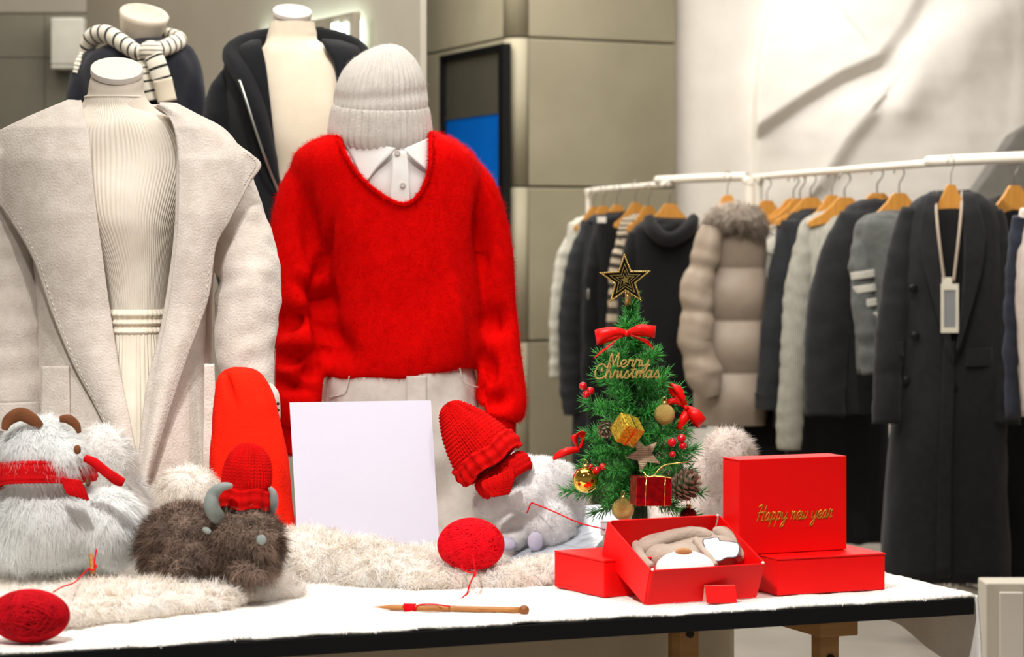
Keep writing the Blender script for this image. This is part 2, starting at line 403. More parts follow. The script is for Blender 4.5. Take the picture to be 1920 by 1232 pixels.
# white partition wall left, running back at an angle; lintel over the dark passage
WA, WB = P(797, 0, 8.05)[:2], P(162, 0, 11.6)[:2]
wu = unit(WB-WA); wn = np.array([wu[1], -wu[0]]); wn = wn if wn@np.array([0, -1.]) > 0 else -wn     # towards the camera
def wall_pt(px, off=0.):
    k = (px-CX)/FPX; c = WA+wn*off; d = (c@wn)/(k*wn[0]+wn[1]); return np.array([k*d, d])
def wall_box(px0, px1, z0_, z1_, o0, o1):
    v = []
    for z in (z0_, z1_):
        for (px, o_) in ((px0, o1), (px1, o1), (px1, o0), (px0, o0)):
            q = wall_pt(px, o1)+wn*(o_-o1); v.append((q[0], q[1], z))
    return hexa(v[:4], v[4:])
structure('wall_left_partition', wall_box(162, 788, 0, 3.3, -.02, 0), M_white, smooth=False)
DL = 11.6; xl = WB[0]
zt = P(0, 22, DL)[2]
structure('trim_1', box((-4, DL+.02, zt), (xl+.02, DL+.16, 3.3)), M_ceiling, smooth=False)
# dark tiled wall in the passage, tiles proud of the joints
DW = 12.4
wl = structure('wall_dark_passage', box((-4, DW, 0), (xl+.3, DW+.1, 3.3)), M_joint, smooth=False)
tile = None
pitch = .6
x0 = P(85, 0, DW)[0]; z0 = P(0, 108, DW)[2]
for i in range(-3, 2):
    for k in range(-4, 3):
        a = x0+i*pitch; c = z0+k*pitch
        if c < 0 or a < -3.4 or c+pitch > 3.3: continue
        if tile is None:
            g = box((-pitch/2+.002, -.008, -pitch/2+.002), (pitch/2-.002, .004, pitch/2-.002))
            tile = to_mesh('tile', g, False); tile.materials.append(M_dark)
        o = bpy.data.objects.new('tile', tile); COL.objects.link(o); o.parent = wl
        o.location = Vector((a+pitch/2, DW, c+pitch/2))-wl.location

# concrete clad pillar: two faces meeting in a rounded corner
PC = P(966, 0, 12.0); PLf = P(780, 0, 13.4); PRt = P(1262, 0, 12.45)
def face_panels(A, B, rows, cols, parent, off=.03):
    A, B = np.array([A[0], A[1]]), np.array([B[0], B[1]]); u = (B-A)/np.linalg.norm(B-A); L = np.linalg.norm(B-A)
    n = np.array([u[1], -u[0]])
    for (z0_, z1_) in rows:
        for (s0, s1) in cols:
            g0 = .004; v = []
            for z in (z0_+g0, z1_-g0):
                for (s, t) in ((s0*L+g0, off), (s1*L-g0, off), (s1*L-g0, 0), (s0*L+g0, 0)):
                    q = A+u*s+n*t; v.append((q[0], q[1], z))
            o = obj('panel', hexa(v[:4], v[4:]), M_concrete, parent, smooth=False, bevel=.006)
zs = [0, .08, .77, 1.466, 2.138, 2.82, 3.3]
rows = [(zs[i], zs[i+1]) for i in range(1, 6)]
c2 = np.array([PC[0], PC[1]]); l2 = np.array([PLf[0], PLf[1]]); r2 = np.array([PRt[0], PRt[1]])
back = np.array([c2+(l2-c2)+(r2-c2)])[0]
core = hexa([(c2[0], c2[1]+.02, 0), (r2[0], r2[1]+.02, 0), (back[0], back[1], 0), (l2[0]+.02, l2[1], 0)],
            [(c2[0], c2[1]+.02, 3.3), (r2[0], r2[1]+.02, 3.3), (back[0], back[1], 3.3), (l2[0]+.02, l2[1], 3.3)])
pil = structure('wall_pillar', core, M_joint, smooth=False)
ul = (l2-c2)/np.linalg.norm(l2-c2); ur = (r2-c2)/np.linalg.norm(r2-c2)
face_panels(l2, c2+ul*.07, rows, [(0, 1)], pil)
face_panels(c2+ur*.05, r2, rows, [(0, 1)], pil)
# rounded corner pieces
for (za, zb) in rows:
    q = np.array([c2+ul*.07+np.array([ul[1], -ul[0]])*(-.03), c2-(ul+ur)*.012, c2+ur*.05+np.array([ur[1], -ur[0]])*.03])
    n1 = np.array([-ul[1], ul[0]]); n2 = np.array([ur[1], -ur[0]])
    a = c2+ul*.068+n1*.03; b = c2+ur*.048+n2*.03; m_ = c2+(n1+n2)*.026
    arc = cat([a, (a+m_*1.6)/2.6, (b+m_*1.6)/2.6, b], 9)
    A = np.zeros((2, 9, 3)); A[0, :, :2] = arc; A[1, :, :2] = arc; A[0, :, 2] = za+.004; A[1, :, 2] = zb-.004
    obj('corner_panel', solid_grid(A, .008), M_concrete, pil)

# white wall right with the sculpted plaster relief
DR = 12.5
wr = structure('wall_right', box((P(1251, 0, DR)[0], DR, 0), (4.2, DR+.15, 3.3)), M_relief, smooth=False)
ny, nx = 300, 190
X, Y = np.meshgrid(np.linspace(1380, 2100, nx), np.linspace(-300, 1000, ny))
def sdline(pts):
    pts = np.asarray(pts, float); best = np.full(X.shape, 1e9); sgn = np.zeros(X.shape); tt = np.zeros(X.shape)
    for k in range(len(pts)-1):
        a, b = pts[k], pts[k+1]; ab = b-a; t = np.clip(((X-a[0])*ab[0]+(Y-a[1])*ab[1])/(ab@ab), 0, 1)
        dx = X-a[0]-t*ab[0]; dy = Y-a[1]-t*ab[1]; dd = np.hypot(dx, dy); s = np.sign(ab[0]*(Y-a[1])-ab[1]*(X-a[0]))
        m_ = dd < best; best[m_] = dd[m_]; sgn[m_] = s[m_]; tt[m_] = (k+t[m_])
    return best, sgn, tt
sstep = lambda a, b, x: np.clip((x-a)/(b-a), 0, 1)**2*(3-2*np.clip((x-a)/(b-a), 0, 1))
H = np.full(X.shape, .012)
b, s, t = sdline([(1412, 238), (1500, 178), (1570, 135), (1640, 105), (1690, 40), (1730, -40)])
sd = b*s      # >0 below the ridge
H += .085*(1-.55*sstep(2.9, 3.6, t))*sstep(28, -3, sd)*sstep(-260, -10, sd)                     # raised lip above, undercut below
H += .05*sstep(24, 150, sd)
b, s, t = sdline([(1930, -20), (1850, 25), (1760, 62), (1715, 105), (1690, 200)])
H += .03*np.exp(-(b/34)**2)
b, s, t = sdline([(1625, 215), (1585, 265), (1535, 345)])
H += .04*sstep(-30, 8, b*s)*np.exp(-np.maximum(0, b-8)/45)
b, s, t = sdline([(1440, 262), (1560, 215), (1680, 175), (1800, 90), (1960, 20)])
H += .045*np.exp(-(b/55)**2)+.0008*np.sin(b*.9+noise(np.stack([X, Y, X*0], -1).reshape(-1, 3)/40, 1.5, 8).reshape(X.shape))*np.exp(-(b/60)**2)
pp = np.stack([X/90, Y/60, X*0], -1).reshape(-1, 3)
H += .002*noise(pp, 2.5, 3).reshape(X.shape)
edge_x = 1412+np.maximum(0, 235-Y)**2*.00055                        # curved left rim of the relief
H = (H+.012)*sstep(-3, 5, X-edge_x)*sstep(690, 430, Y)
b, s, t = sdline([(1895, -60), (1902, 120), (1893, 250), (1850, 330)])
H -= .008*sstep(-14, 14, b*s)*sstep(1800, 1850, X)
H = np.maximum(H, .002)
A = PA(X, Y, DR); A[..., 0] = (X-CX)/FPX*DR; A[..., 1] = DR-H
rl = obj('plaster_relief', grid(A), M_relief, wr, label='sculpted plaster relief with curved ridges')
# slanting grey buttress at the right
gv = [P(1812, 385, 12.2), P(1905, 250, 12.2), P(1990, 200, 12.2), P(1990, 385, 12.2)]
gb = [p+np.array([0, .3, 0]) for p in gv]
structure('trim_2', hexa(gb, gv), M_greyplaster, smooth=False, bevel=.01)

# black framed panel on the pillar's left face
def on_left_face(px, py, off):
    # intersect the pixel ray with the left pillar face pushed out by off
    n = np.array([-ul[1], ul[0]]); c = c2+n*off; k = (px-CX)/FPX
    d = (c@n)/(k*n[0]+n[1]); return P(px, py, d)
def face_box(x0_, x1_, ya, yb, o0, o1):
    """box on the pillar's left face between columns x0,x1 and heights given at column x1"""
    za, zb = on_left_face(942, ya, .06)[2], on_left_face(942, yb, .06)[2]
    v = []
    for z in (zb, za):
        for (px, o_) in ((x0_, o1), (x1_, o1), (x1_, o0), (x0_, o0)):
            p = on_left_face(px, 0, o1); n = np.array([-ul[1], ul[0]]); q = p[:2]+n*(o_-o1); v.append((q[0], q[1], z))
    return hexa(v[:4], v[4:])
root = thing('framed_panel', 'tall black framed panel, dark above and bright blue below, on the concrete pillar', 'panel', on_left_face(884, 700, .04))
M_blue = mat('blue_panel', '#0457ae', .6, '#034f9f', 3, emit=.1, spec=.05)
M_dkpanel = mat('dark_panel', '#4a483e', .35, '#45433a', 3)
obj('frame_stile', face_box(824, 828, 82, 660, .031, .07), M_black, root, smooth=False)
obj('frame_stile', face_box(934, 943, 82, 660, .031, .07), M_black, root, smooth=False)
obj('frame_rail', face_box(828, 934, 82, 92, .031, .07), M_black, root, smooth=False)
obj('frame_rail', face_box(828, 934, 650, 660, .031, .07), M_black, root, smooth=False)
obj('dark_pane', face_box(828, 934, 92, 208, .031, .045), M_dkpanel, root, smooth=False)
obj('crossbar', face_box(828, 934, 204, 211, .031, .052), M_dkpanel, root, smooth=False)
obj('blue_pane', face_box(828, 934, 211, 650, .031, .045), M_blue, root, smooth=False, label='bright blue pane')

# halo-lit sign on the partition wall
q_ = wall_pt(560, .05); sg = thing('lit_sign', 'beige halo-lit sign board high on the white partition wall', 'sign', (q_[0], q_[1], 1.9))
M_sign = mat('sign_board', '#cfc6b4', .6)
M_lit = mat('lit_white', '#e9fff8', .5, emit=4.0)
dr_ = wall_pt(663, .05)[1]; z1_ = HC+(YH-24)/FPX*dr_; z0_ = HC+(YH-118)/FPX*dr_
obj('board', wall_box(455, 663, z0_, z1_, .045, .07), M_sign, sg, smooth=False, bevel=.004)
obj('light_strip', wall_box(654, 661, z0_+.03, z1_-.02, .01, .04), M_lit, sg, smooth=False)
obj('light_strip', wall_box(470, 650, z1_-.03, z1_-.006, .01, .04), M_lit, sg, smooth=False)
for px in (621, 638):
    dd = wall_pt(px+6, .07)[1]; obj('lit_bar', wall_box(px, px+11, HC+(YH-88)/FPX*dd, HC+(YH-44)/FPX*dd, .07, .078), M_lit, sg, smooth=False)

# pale wall box in the passage
wb = thing('wall_box', 'pale grey wall-mounted box in the dark passage', 'wall box', P(128, 128, DW-.06))
p, q = P(96, 34, DW-.1), P(158, 122, DW-.1)
M_boxg = mat('box_grey', '#b5b2a8', .6)
obj('cover', box((p[0], DW-.12, q[2]), (q[0], DW-.008, p[2])), M_boxg, wb, smooth=False, bevel=.008)
q2 = P(158, 130, DW-.1)
obj('lower_lip', box((p[0]+.004, DW-.135, q2[2]), (q[0]-.004, DW-.008, q[2]-.003)), M_boxg, wb, smooth=False, bevel=.004)

# ================================================================== display table
ZT = .70
fr = on_plane(1825, 1122, ZT); fl_ = on_plane(0, 1230, ZT)
TU = unit(fr[:2]-fl_[:2]); TN = np.array([-TU[1], TU[0]])            # along the front, towards the back
YAW = math.atan2(TU[1], TU[0])
def TP(u, w, z=ZT): q = fr[:2]+TU*u+TN*w; return np.array([q[0], q[1], z])
TL, TD = -1.85, .80
def tbox(u0, u1, w0, w1, z0, z1):
    return hexa([TP(u0, w0, z0), TP(u1, w0, z0), TP(u1, w1, z0), TP(u0, w1, z0)], [TP(u0, w0, z1), TP(u1, w0, z1), TP(u1, w1, z1), TP(u0, w1, z1)])
M_oak = mat('oak', '#c79a63', .5, '#a97c48', 6, .1, 80, stretch=(1, 1, 8))
M_bolt = mat('dark_bolt', '#2a2522', .5)
tb = thing('display_table', 'long display table with a black edged top on wooden trestle legs', 'table', TP(TL/2, TD/2, 0))
M_board = mat('table_board', '#d9c8a8', .6)
obj('tabletop', tbox(TL, 0, .012, TD, ZT-.024, ZT-.001), M_board, tb, smooth=False)
obj('edge_band', tbox(TL, .002, 0, .0115, ZT-.0245, ZT), M_black, tb, smooth=False, bevel=.0015)
def zpx(py, d): return HC+(YH-py)/FPX*d
def leg(u, w, ztop):
    l = obj('leg', tbox(u-.016, u+.016, w-.016, w+.016, 0, ztop), M_oak, tb, smooth=False, bevel=.002)
    for z in (ztop-.035, ztop-.085):
        c = TP(u, w-.0165, z); g = lathe([(0.0001, -.003), (.006, -.003), (.006, .003), (.0001, .003)], 14).xf(rot(math.pi/2, 'X')).xf(rotz(YAW)).move(c)
        obj('bolt', g, M_bolt, l)
def solve_uw(px, w):
    """u on the table line at offset w that projects to column px"""
    k = (px-CX)/FPX; q0 = fr[:2]+TN*w
    return (k*q0[1]-q0[0])/(TU[0]-k*TU[1])
ub = solve_uw(1515, .2)
obj('cross_beam', tbox(ub-.033, ub+.033, .10, .70, ZT-.062, ZT-.025), M_oak, tb, smooth=False, bevel=.002)
leg(solve_uw(1547, .14), .14, ZT-.063); leg(ub, .66, ZT-.063)
ua = solve_uw(1243, .3)
obj('cross_beam', tbox(ua-.15, ua+.0, .56, .60, ZT-.062, ZT-.025), M_oak, tb, smooth=False, bevel=.002)
leg(ua, .22, ZT-.026)
for w in (.14, .66): leg(TL+.12, w, ZT-.026)

# white plush cloth: lies on the table, falls over the back and the right end
M_cloth = mat('white_plush_cloth', '#f4f1ec', .95, '#ebe6de', 14, .35, 500, sheen=.2)
M_drape = mat('cream_cloth', '#d9cdb6', .9, '#cfc2a9', 6, .2, 300)
nu, nw = 190, 90
U, W = np.meshgrid(np.linspace(TL, .004, nu), np.linspace(.002, TD, nw), indexing='ij')
q = fr[:2]+U[..., None]*TU+W[..., None]*TN
A = np.concatenate([q, np.full(U.shape+(1,), ZT+.004)], -1)
nz = noise(A.reshape(-1, 3)*np.array([1, 1, 1]), 14, 11).reshape(U.shape)
A[..., 2] += .0022*nz+.0015*noise(A.reshape(-1, 3), 45, 12).reshape(U.shape)
edge = np.minimum(1, W/.02); A[..., 2] -= (1-edge)*.002
top = solid_grid(A.transpose(1, 0, 2), .004)
r_ = np.random.default_rng(5)
cl = thing('table_cloth', 'white plush cloth covering the display table top', 'tablecloth', TP(TL/2, TD/2, ZT))
flat = grid(A.transpose(1, 0, 2)); flat.v[:, 2] += .002
if vnormals(flat)[:, 2].mean() < 0: flat.q = flat.q[:, ::-1]
obj('top_sheet', top, M_cloth, cl)
fz = fur(flat, 16000, 2, .0055, .0011, lay=.45, jitter=.5, droop=.1, radius=.003, seed=21, segs=1)
fz2 = fur(flat, 3000, 3, .005, .0009, comb=lambda p, n: np.tile([-TN[0], -TN[1], -.4], (len(p), 1)), lay=.75, jitter=.3, droop=.1, radius=.002, seed=22, segs=1,
          keep=lambda p, n: (((p[:, :2]-fr[:2])@TN) < .01)*1.0+1e-9)
k = len(flat.v)
def strands_only(g, k): return G(g.v[k:], g.q[(g.q >= k).all(1)]-k if len(g.q) else None, g.t[(g.t >= k).all(1)]-k, g.uv[k:], g.nrm[k:])
obj('pile', strands_only(fz, k)+strands_only(fz2, k), M_cloth, cl, kind='stuff')
# end drape
ns, nh = 60, 24
S, Hh = np.meshgrid(np.linspace(0, 1, ns), np.linspace(0, 1, nh), indexing='ij')
drop = .085+.02*np.sin(S*7+1)+.01*np.sin(S*17)
A = np.zeros(S.shape+(3,)); q = fr[:2]+(TN*TD)*S[..., None]+TU*(.006+.012*np.sin(Hh*1.5)*(.6+.4*np.sin(S*21)))[..., None]
A[..., :2] = q; A[..., 2] = ZT+.004-Hh*drop
obj('end_drape', solid_grid(A, .004), M_cloth, cl)
# back drape, seen below the table top
S, Hh = np.meshgrid(np.linspace(TL, 0, 160), np.linspace(0, 1, 20), indexing='ij')
q0 = solve_uw(1440, TD); q1 = solve_uw(1618, TD)
gap = sstep(q0-.015, q0+.01, S)*sstep(q1+.015, q1-.01, S)
drop = .52*(1-gap)*(S < q0+.03)+.06*gap+.10*(S >= q0+.03)*(1-gap)
drop = np.maximum(drop, .05)
A = np.zeros(S.shape+(3,)); A[..., :2] = fr[:2]+S[..., None]*TU+(TD+.004+.014*np.sin(S*38+np.sin(S*9)*2)*Hh)[..., None]*TN
A[..., 2] = ZT+.003-Hh*drop
obj('back_drape', solid_grid(A, .004), M_drape, cl)
# ================================================================== mannequins and what they wear
M_skin = mat('mannequin_linen', '#d8cec0', .75, '#cfc4b5', 20, .15, 500)
M_cap = mat('mannequin_cap', '#ddd6d0', .5, '#d8d0ca', 5)
M_wool = mat('cream_wool', '#d9d0c7', .95, '#c9beb3', 40, .55, 260, sheen=.35, detail=8)
M_rib = mat('cream_rib_knit', '#efe7da', .9, '#e5dbcb', 20, .15, 400, rib=.35, ribs=128)
M_skirt = mat('cream_rib_skirt', '#f0e8d8', .9, '#e6dbc9', 20, .15, 400, rib=.3, ribs=95)
M_band = mat('cream_band', '#f0e8d8', .9, '#e8ddcb', 30, .2, 300)
M_stitch = mat('cream_thread', '#e2d8cc', .8)
M_steel = mat('brushed_steel', '#9a9a9a', .35, metal=1)

def neck_cap(px, py, r, d, tilt, roll, parent, th=.011):
    g = lathe([(.0001, -th/2), (r*.98, -th/2), (r, -th/2+.001), (r, th/2-.002), (r*.985, th/2), (.0001, th/2)], 48)
    g.xf(rot(roll, 'Y')@rot(tilt, 'X')).move(P(px, py, d)); return obj('neck_cap', g, M_cap, parent, auto=35)
def stand(parent, px, d, ztop, base=.16):
    c = P(px, 0, d)
    obj('pole', tube([(c[0], d, .0), (c[0], d, ztop)], .014, 12), M_steel, parent)
    obj('base_plate', lathe([(.0001, 0), (base, 0), (base, .008), (.0001, .012)], 40).move((c[0], d, 0)), M_steel, parent)

# ---------- mannequin in the cream coat
D1 = 4.85
m1 = thing('mannequin', 'headless mannequin with a flat pale neck cap wearing the cream coat', 'mannequin', P(225, 0, D1)*np.array([1, 1, 0]))
def slope_top(g, d, py0, k):
    """shear the top of the neck so that it meets the tilted cap"""
    py = YH-(g.v[:, 2]-HC)/d*FPX; g.v[:, 2] += (g.v[:, 1]-d)*k*np.clip((py0-py)/50, 0, 1); return g
obj('body', slope_top(sil([(137, 173, 265, .044), (152, 168, 268, .047), (180, 163, 272, .05), (210, 140, 300, .06), (240, 90, 360, .075), (300, 60, 395, .085), (400, 115, 345, .095), (560, 200, 312, .08), (700, 175, 335, .1), (860, 170, 340, .1)], D1, 50, 40), D1, 190, .5), M_skin, m1)
neck_cap(219, 133, .0475, D1-.008, .5, .1, m1)
stand(m1, 250, D1, .82)
# ribbed turtleneck top
tn = sil([(183, 160, 270, .054), (190, 158, 272, .056), (203, 152, 281, .06), (222, 128, 318, .075), (245, 92, 356, .088), (300, 80, 378, .1), (360, 98, 362, .118), (410, 122, 345, .125), (450, 150, 335, .115), (500, 178, 325, .1), (560, 193, 318, .092), (600, 196, 316, .092)], D1, 80, 128, caps=(False, False))
top1 = thing('turtleneck_top', 'cream ribbed turtleneck top worn under the cream coat', 'top', P(230, 600, D1))
obj('body', tn, M_rib, top1)
obj('collar_edge', tube([tuple(x) for x in sil([(183, 160, 270, .054), (184, 160, 270, .054)], D1, 2, 48).v[:49]], .0022, 8), M_rib, top1)
# ribbed skirt with gathered waistband
sk = thing('rib_skirt', 'cream ribbed skirt with a gathered elastic waistband under the coat', 'skirt', P(250, 1000, D1))
g = sil([(577, 192, 320, .098), (600, 190, 322, .1), (640, 186, 326, .105), (720, 175, 336, .115), (850, 160, 350, .125), (1020, 150, 360, .13), (1150, 150, 360, .13)], D1, 60, 300, caps=(False, False))
a_ = np.arctan2(g.v[:, 1]-D1, g.v[:, 0]-P(255, 0, D1)[0]); N = vnormals(g)
g.v += N*(.0013*np.sin(a_*95)*np.clip((P(0, 600, D1)[2]-g.v[:, 2])/.05, 0, 1))[:, None]
obj('skirt_body', g, M_skirt, sk)
for (pa, pb) in ((578, 596), (596, 610), (610, 627)):
    R = sil([(pa, 191, 321, .0995), ((pa+pb)/2, 186, 326, .1075), (pb, 190, 322, .1)], D1, 11, 300, caps=(False, False))
    a_ = np.arctan2(R.v[:, 1]-D1, R.v[:, 0]-P(255, 0, D1)[0]); R.v += vnormals(R)*(.0004*np.sin(a_*64))[:, None]
    obj('waistband', R, M_band, sk)

# cream coat
def Rcoat(py): return np.interp(py, [185, 200, 240, 300, 400, 480, 580, 750, 950, 1100], [.03, .05, .1, .128, .142, .14, .13, .14, .155, .16])
def coat_front(px, py, off):
    cx = 232; rx = 262.0
    u = np.clip(np.abs((px-cx)/rx), 0, .985)
    return D1-(Rcoat(py))*(1-u**2.4)**(1/2.2)-off
coat = thing('coat', 'long cream wool coat with wide open lapels on the front left mannequin', 'coat', P(230, 1150, D1))
rows_ = np.array([(196, 125, 330, .055, 150, 302), (215, 92, 366, .08, 160, 318), (245, 48, 420, .105, 168, 330), (290, 8, 450, .125, 175, 336), (350, 15, 455, .14, 180, 336), (430, 55, 412, .145, 195, 336), (520, 70, 396, .142, 206, 326), (620, 74, 393, .135, 222, 308), (720, 73, 393, .14, 240, 285), (850, 64, 402, .15, 256, 272), (950, 58, 410, .155, 264, 266), (1120, 50, 420, .16, 262, 272)], float)
r = cat(rows_, 90); A = np.zeros((90, 120, 3))
for i, (py, xa, xb, ry, oa, ob) in enumerate(r):
    c = (xa+xb)/2; hw = (xb-xa)/2
    t0 = math.acos(np.clip((oa-c)/hw, -.98, .98)); t1 = math.acos(np.clip((ob-c)/hw, -.98, .98))
    th = np.linspace(t0, 2*math.pi+t1, 120)                 # front-left edge, left side, back, right side, front-right edge
    cc, ss = np.cos(th), np.sin(th)
    px = c+hw*np.sign(cc)*np.abs(cc)**.87; A[i] = PA(px, py, D1)
    A[i, :, 1] = D1-ry*np.sign(ss)*np.abs(ss)**.87
    A[i, :, 0] = (px-CX)/FPX*D1
wr_ = .004*noise(A.reshape(-1, 3)*np.array([1, 1, .35]), 16, 31)
g = solid_grid(A, .006); k_ = len(wr_); g.v += np.concatenate([wr_, wr_])[:, None]*np.array([.3, -1, 0])
obj('coat_body', g, M_wool, coat)
def ruled(L, R, m, n, off, bulge=0, wr=0, seed=0, over=False):
    L, R = cat(L, m), cat(R, m); s = np.linspace(0, 1, n)
    px = L[:, None, 0]*(1-s)+R[:, None, 0]*s; py = L[:, None, 1]*(1-s)+R[:, None, 1]*s
    d = coat_front(px, py, off)-bulge*np.sin(np.pi*s)[None]
    if over: d = np.minimum(d, D1-.03-.068*np.clip((py-205)/85, 0, 1))
    A = PA(px, py, d)
    if wr: A[..., 1] += wr*noise(A.reshape(-1, 3)*np.array([1, 1, .4]), 18, seed).reshape(A.shape[:2])
    return A
LL_ = [(128, 190), (30, 232), (-38, 272), (-44, 325), (8, 395), (62, 482), (98, 585), (140, 685), (190, 780), (268, 955)]
LR_ = [(150, 190), (160, 222), (168, 262), (172, 315), (181, 395), (193, 482), (207, 585), (222, 685), (240, 780), (270, 957)]
RL_ = [(296, 196), (318, 222), (329, 250), (333, 280), (335, 318), (335, 360), (335, 405), (330, 470), (318, 570), (298, 680), (282, 780), (258, 942)]
RR_ = [(308, 196), (392, 236), (450, 276), (489, 306), (472, 338), (452, 372), (430, 412), (403, 462), (388, 560), (345, 680), (312, 780), (262, 944)]
AL = ruled(LL_, LR_, 100, 34, .016, .012, .004, 41, True); AR = ruled(RL_, RR_, 100, 34, .016, .012, .004, 42, True)
for AA, nm in ((AL, 'lapel'), (AR, 'lapel')):
    lap = obj(nm, solid_grid(AA, .007), M_wool, coat)
    col = AA[:, 2] if AA is AL else AA[:, -3]
    dash = G(); path = cat(col[14:], 150)
    for i in range(0, 149, 2):
        p, q_ = path[i], path[i+1]; dash = dash+tube([p+np.array([0, -.0045, 0]), q_+np.array([0, -.0045, 0])], .0011, 4)
    obj('stitching', dash, M_stitch, lap, kind='stuff')
# sleeves with turned cuffs
def fold(gx, amp, seed, sc=22):
    gx.v = gx.v+vnormals(gx)*(amp*noise(gx.v*np.array([.7, .7, 1.3]), sc, seed))[:, None]; return gx
sl = pxtube([(64, 285, 30, D1), (34, 335, 46, D1-.01), (16, 400, 58, D1-.02), (12, 520, 63, D1-.03), (14, 640, 61, D1-.05), (17, 765, 58, D1-.07)], 40, 60)
obj('sleeve', fold(sl, .004, 51), M_wool, coat)
cf = pxtube([(17, 752, 60, D1-.07), (17, 756, 63, D1-.07), (18, 790, 63, D1-.072), (18, 812, 62, D1-.074)], 40, 14)
obj('cuff', cf, M_wool, coat)
sr = pxtube([(402, 292, 30, D1), (432, 345, 44, D1-.005), (450, 420, 56, D1-.02), (460, 500, 64, D1-.03), (463, 560, 61, D1-.04), (461, 650, 56, D1-.05), (470, 760, 44, D1-.06)], 40, 70)
zc = P(0, 528, D1)[2]; zf = (sr.v[:, 2]-zc)
sr = fold(sr, .005, 52)
sr.v += vnormals(sr)*(-.012*np.exp(-(zf/.016)**2)*np.clip((P(455, 0, D1)[0]-sr.v[:, 0])/.05, 0, 1))[:, None]
obj('sleeve', sr, M_wool, coat)
cf = pxtube([(471, 742, 46, D1-.06), (472, 746, 52, D1-.06), (474, 780, 52, D1-.06), (474, 786, 50, D1-.06)], 40, 14)
cfo = obj('cuff', cf, M_wool, coat)
for py in (757, 769):
    obj('button', ell(P(521, py, D1-.09), (.003, .003, .003), 10, 8), M_bolt, cfo)
# patch pockets
for L, R in (([(78, 686), (77, 760), (74, 900)], [(130, 686), (131, 760), (132, 900)]), ([(383, 682), (382, 760), (380, 900)], [(401, 682), (404, 760), (410, 900)])):
    A = ruled(L, R, 30, 12, .006, .001)
    if L[0][0] > 300: A[..., 1] = np.minimum(A[..., 1], D1-.03)
    obj('pocket', solid_grid(A, .005), M_wool, coat)

# ---------- mannequin in the red sweater
D2 = 5.4
M_jeans = mat('white_denim', '#d9d1ca', .9, '#cdc4bc', 60, .3, 700)
m2 = thing('mannequin', 'mannequin wearing the red sweater, its neck hidden under a white beanie', 'mannequin', P(750, 0, D2)*np.array([1, 1, 0]))
obj('body', sil([(215, 665, 765, .05), (260, 660, 780, .055), (290, 600, 850, .07), (400, 650, 850, .075), (560, 670, 850, .075), (700, 650, 860, .09), (770, 650, 860, .1)], D2, 40, 32), M_skin, m2)
stand(m2, 750, D2, .86, .17)
je = thing('trousers', 'off-white denim trousers on the red sweater mannequin', 'trousers', P(755, 1500, D2))
hips = sil([(640, 640, 870, .1), (700, 612, 892, .118), (760, 608, 898, .122), (830, 606, 902, .115), (880, 612, 902, .1), (940, 625, 898, .07)], D2, 24, 48)
lg1 = pxtube([(690, 800, 80, D2), (676, 950, 72, D2), (672, 1150, 62, D2), (675, 1560, 48, D2)], 32, 30)
lg2 = pxtube([(826, 800, 76, D2), (836, 950, 66, D2), (840, 1150, 60, D2), (840, 1560, 48, D2)], 32, 30)
jg = remesh(hips+lg1+lg2, .008, 5); jg.v += vnormals(jg)*(.004*noise(jg.v*np.array([1, 1, .6]), 30, 61))[:, None]
obj('legs', jg, M_jeans, je)
def on_front(px, py, dep): return P(px, py, dep)
A = PA(*np.meshgrid(np.linspace(762, 800, 8), np.linspace(705, 775, 20)), D2-.123); A[..., 1] += .03*((A[..., 0]-P(755, 0, D2)[0])/.15)**2
obj('fly', solid_grid(A, .004), M_jeans, je)
obj('pocket_seam', tube(PA([862, 868, 880, 897], [690, 712, 722, 726], [D2-.098, D2-.094, D2-.085, D2-.06]), .0012, 8, 20), M_jeans, je)
obj('pocket_seam', tube(PA([655, 650, 640, 615], [705, 730, 740, 745], [D2-.105, D2-.10, D2-.095, D2-.06]), .0012, 8, 20), M_jeans, je)

# shirt with pointed collar
M_shirt = mat('white_cotton', '#f2f0ee', .8, '#eae7e4', 30, .08, 300)
sh = thing('shirt', 'white shirt with pointed collar showing in the sweater neckline', 'shirt', P(740, 400, D2))
obj('shirt_body', sil([(252, 650, 800, .07), (265, 640, 812, .08), (300, 600, 850, .1), (350, 620, 860, .118), (400, 650, 850, .112), (440, 680, 820, .06)], D2, 40, 64, caps=(False, True)), M_shirt, sh)
def flap(pts, th, name='collar_wing', parent=None, m_=None, n=10, m=16):
    L, R = cat([p[0] for p in pts], m), cat([p[1] for p in pts], m); s = np.linspace(0, 1, n)[None, :, None]
    A = L[:, None]*(1-s)+R[:, None]*s; A = PA(A[..., 0], A[..., 1], A[..., 2]); return obj(name, solid_grid(A, th), m_, parent)
F = D2-.105
flap([((645, 264, F+.035), (742, 278, F-.005)), ((655, 285, F+.02), (728, 294, F-.012)), ((668, 312, F+.003), (708, 314, F-.014)), ((682, 341, F-.012), (687, 341, F-.014))], .004, parent=sh, m_=M_shirt)
flap([((757, 280, F-.005), (806, 258, F+.035)), ((772, 296, F-.012), (808, 280, F+.025)), ((790, 311, F-.01), (809, 305, F+.01)), ((808, 325, F), (811, 325, F))], .004, parent=sh, m_=M_shirt)
flap([((737, 285, F-.006), (762, 282, F-.006)), ((735, 320, F-.018), (766, 320, F-.018)), ((732, 360, F-.024), (768, 360, F-.024)), ((732, 392, F-.026), (768, 392, F-.026))], .003, 'placket', sh, M_shirt)
for (bx, by, bd) in ((745, 287, F-.012), (755, 347, F-.027)):
    obj('button', lathe([(.0001, -.0015), (.0055, -.0015), (.0062, 0), (.0055, .0015), (.003, .0008), (.0001, .0006)], 18).xf(rot(math.pi/2, 'X')).move(P(bx, by, bd)), M_cap, sh)

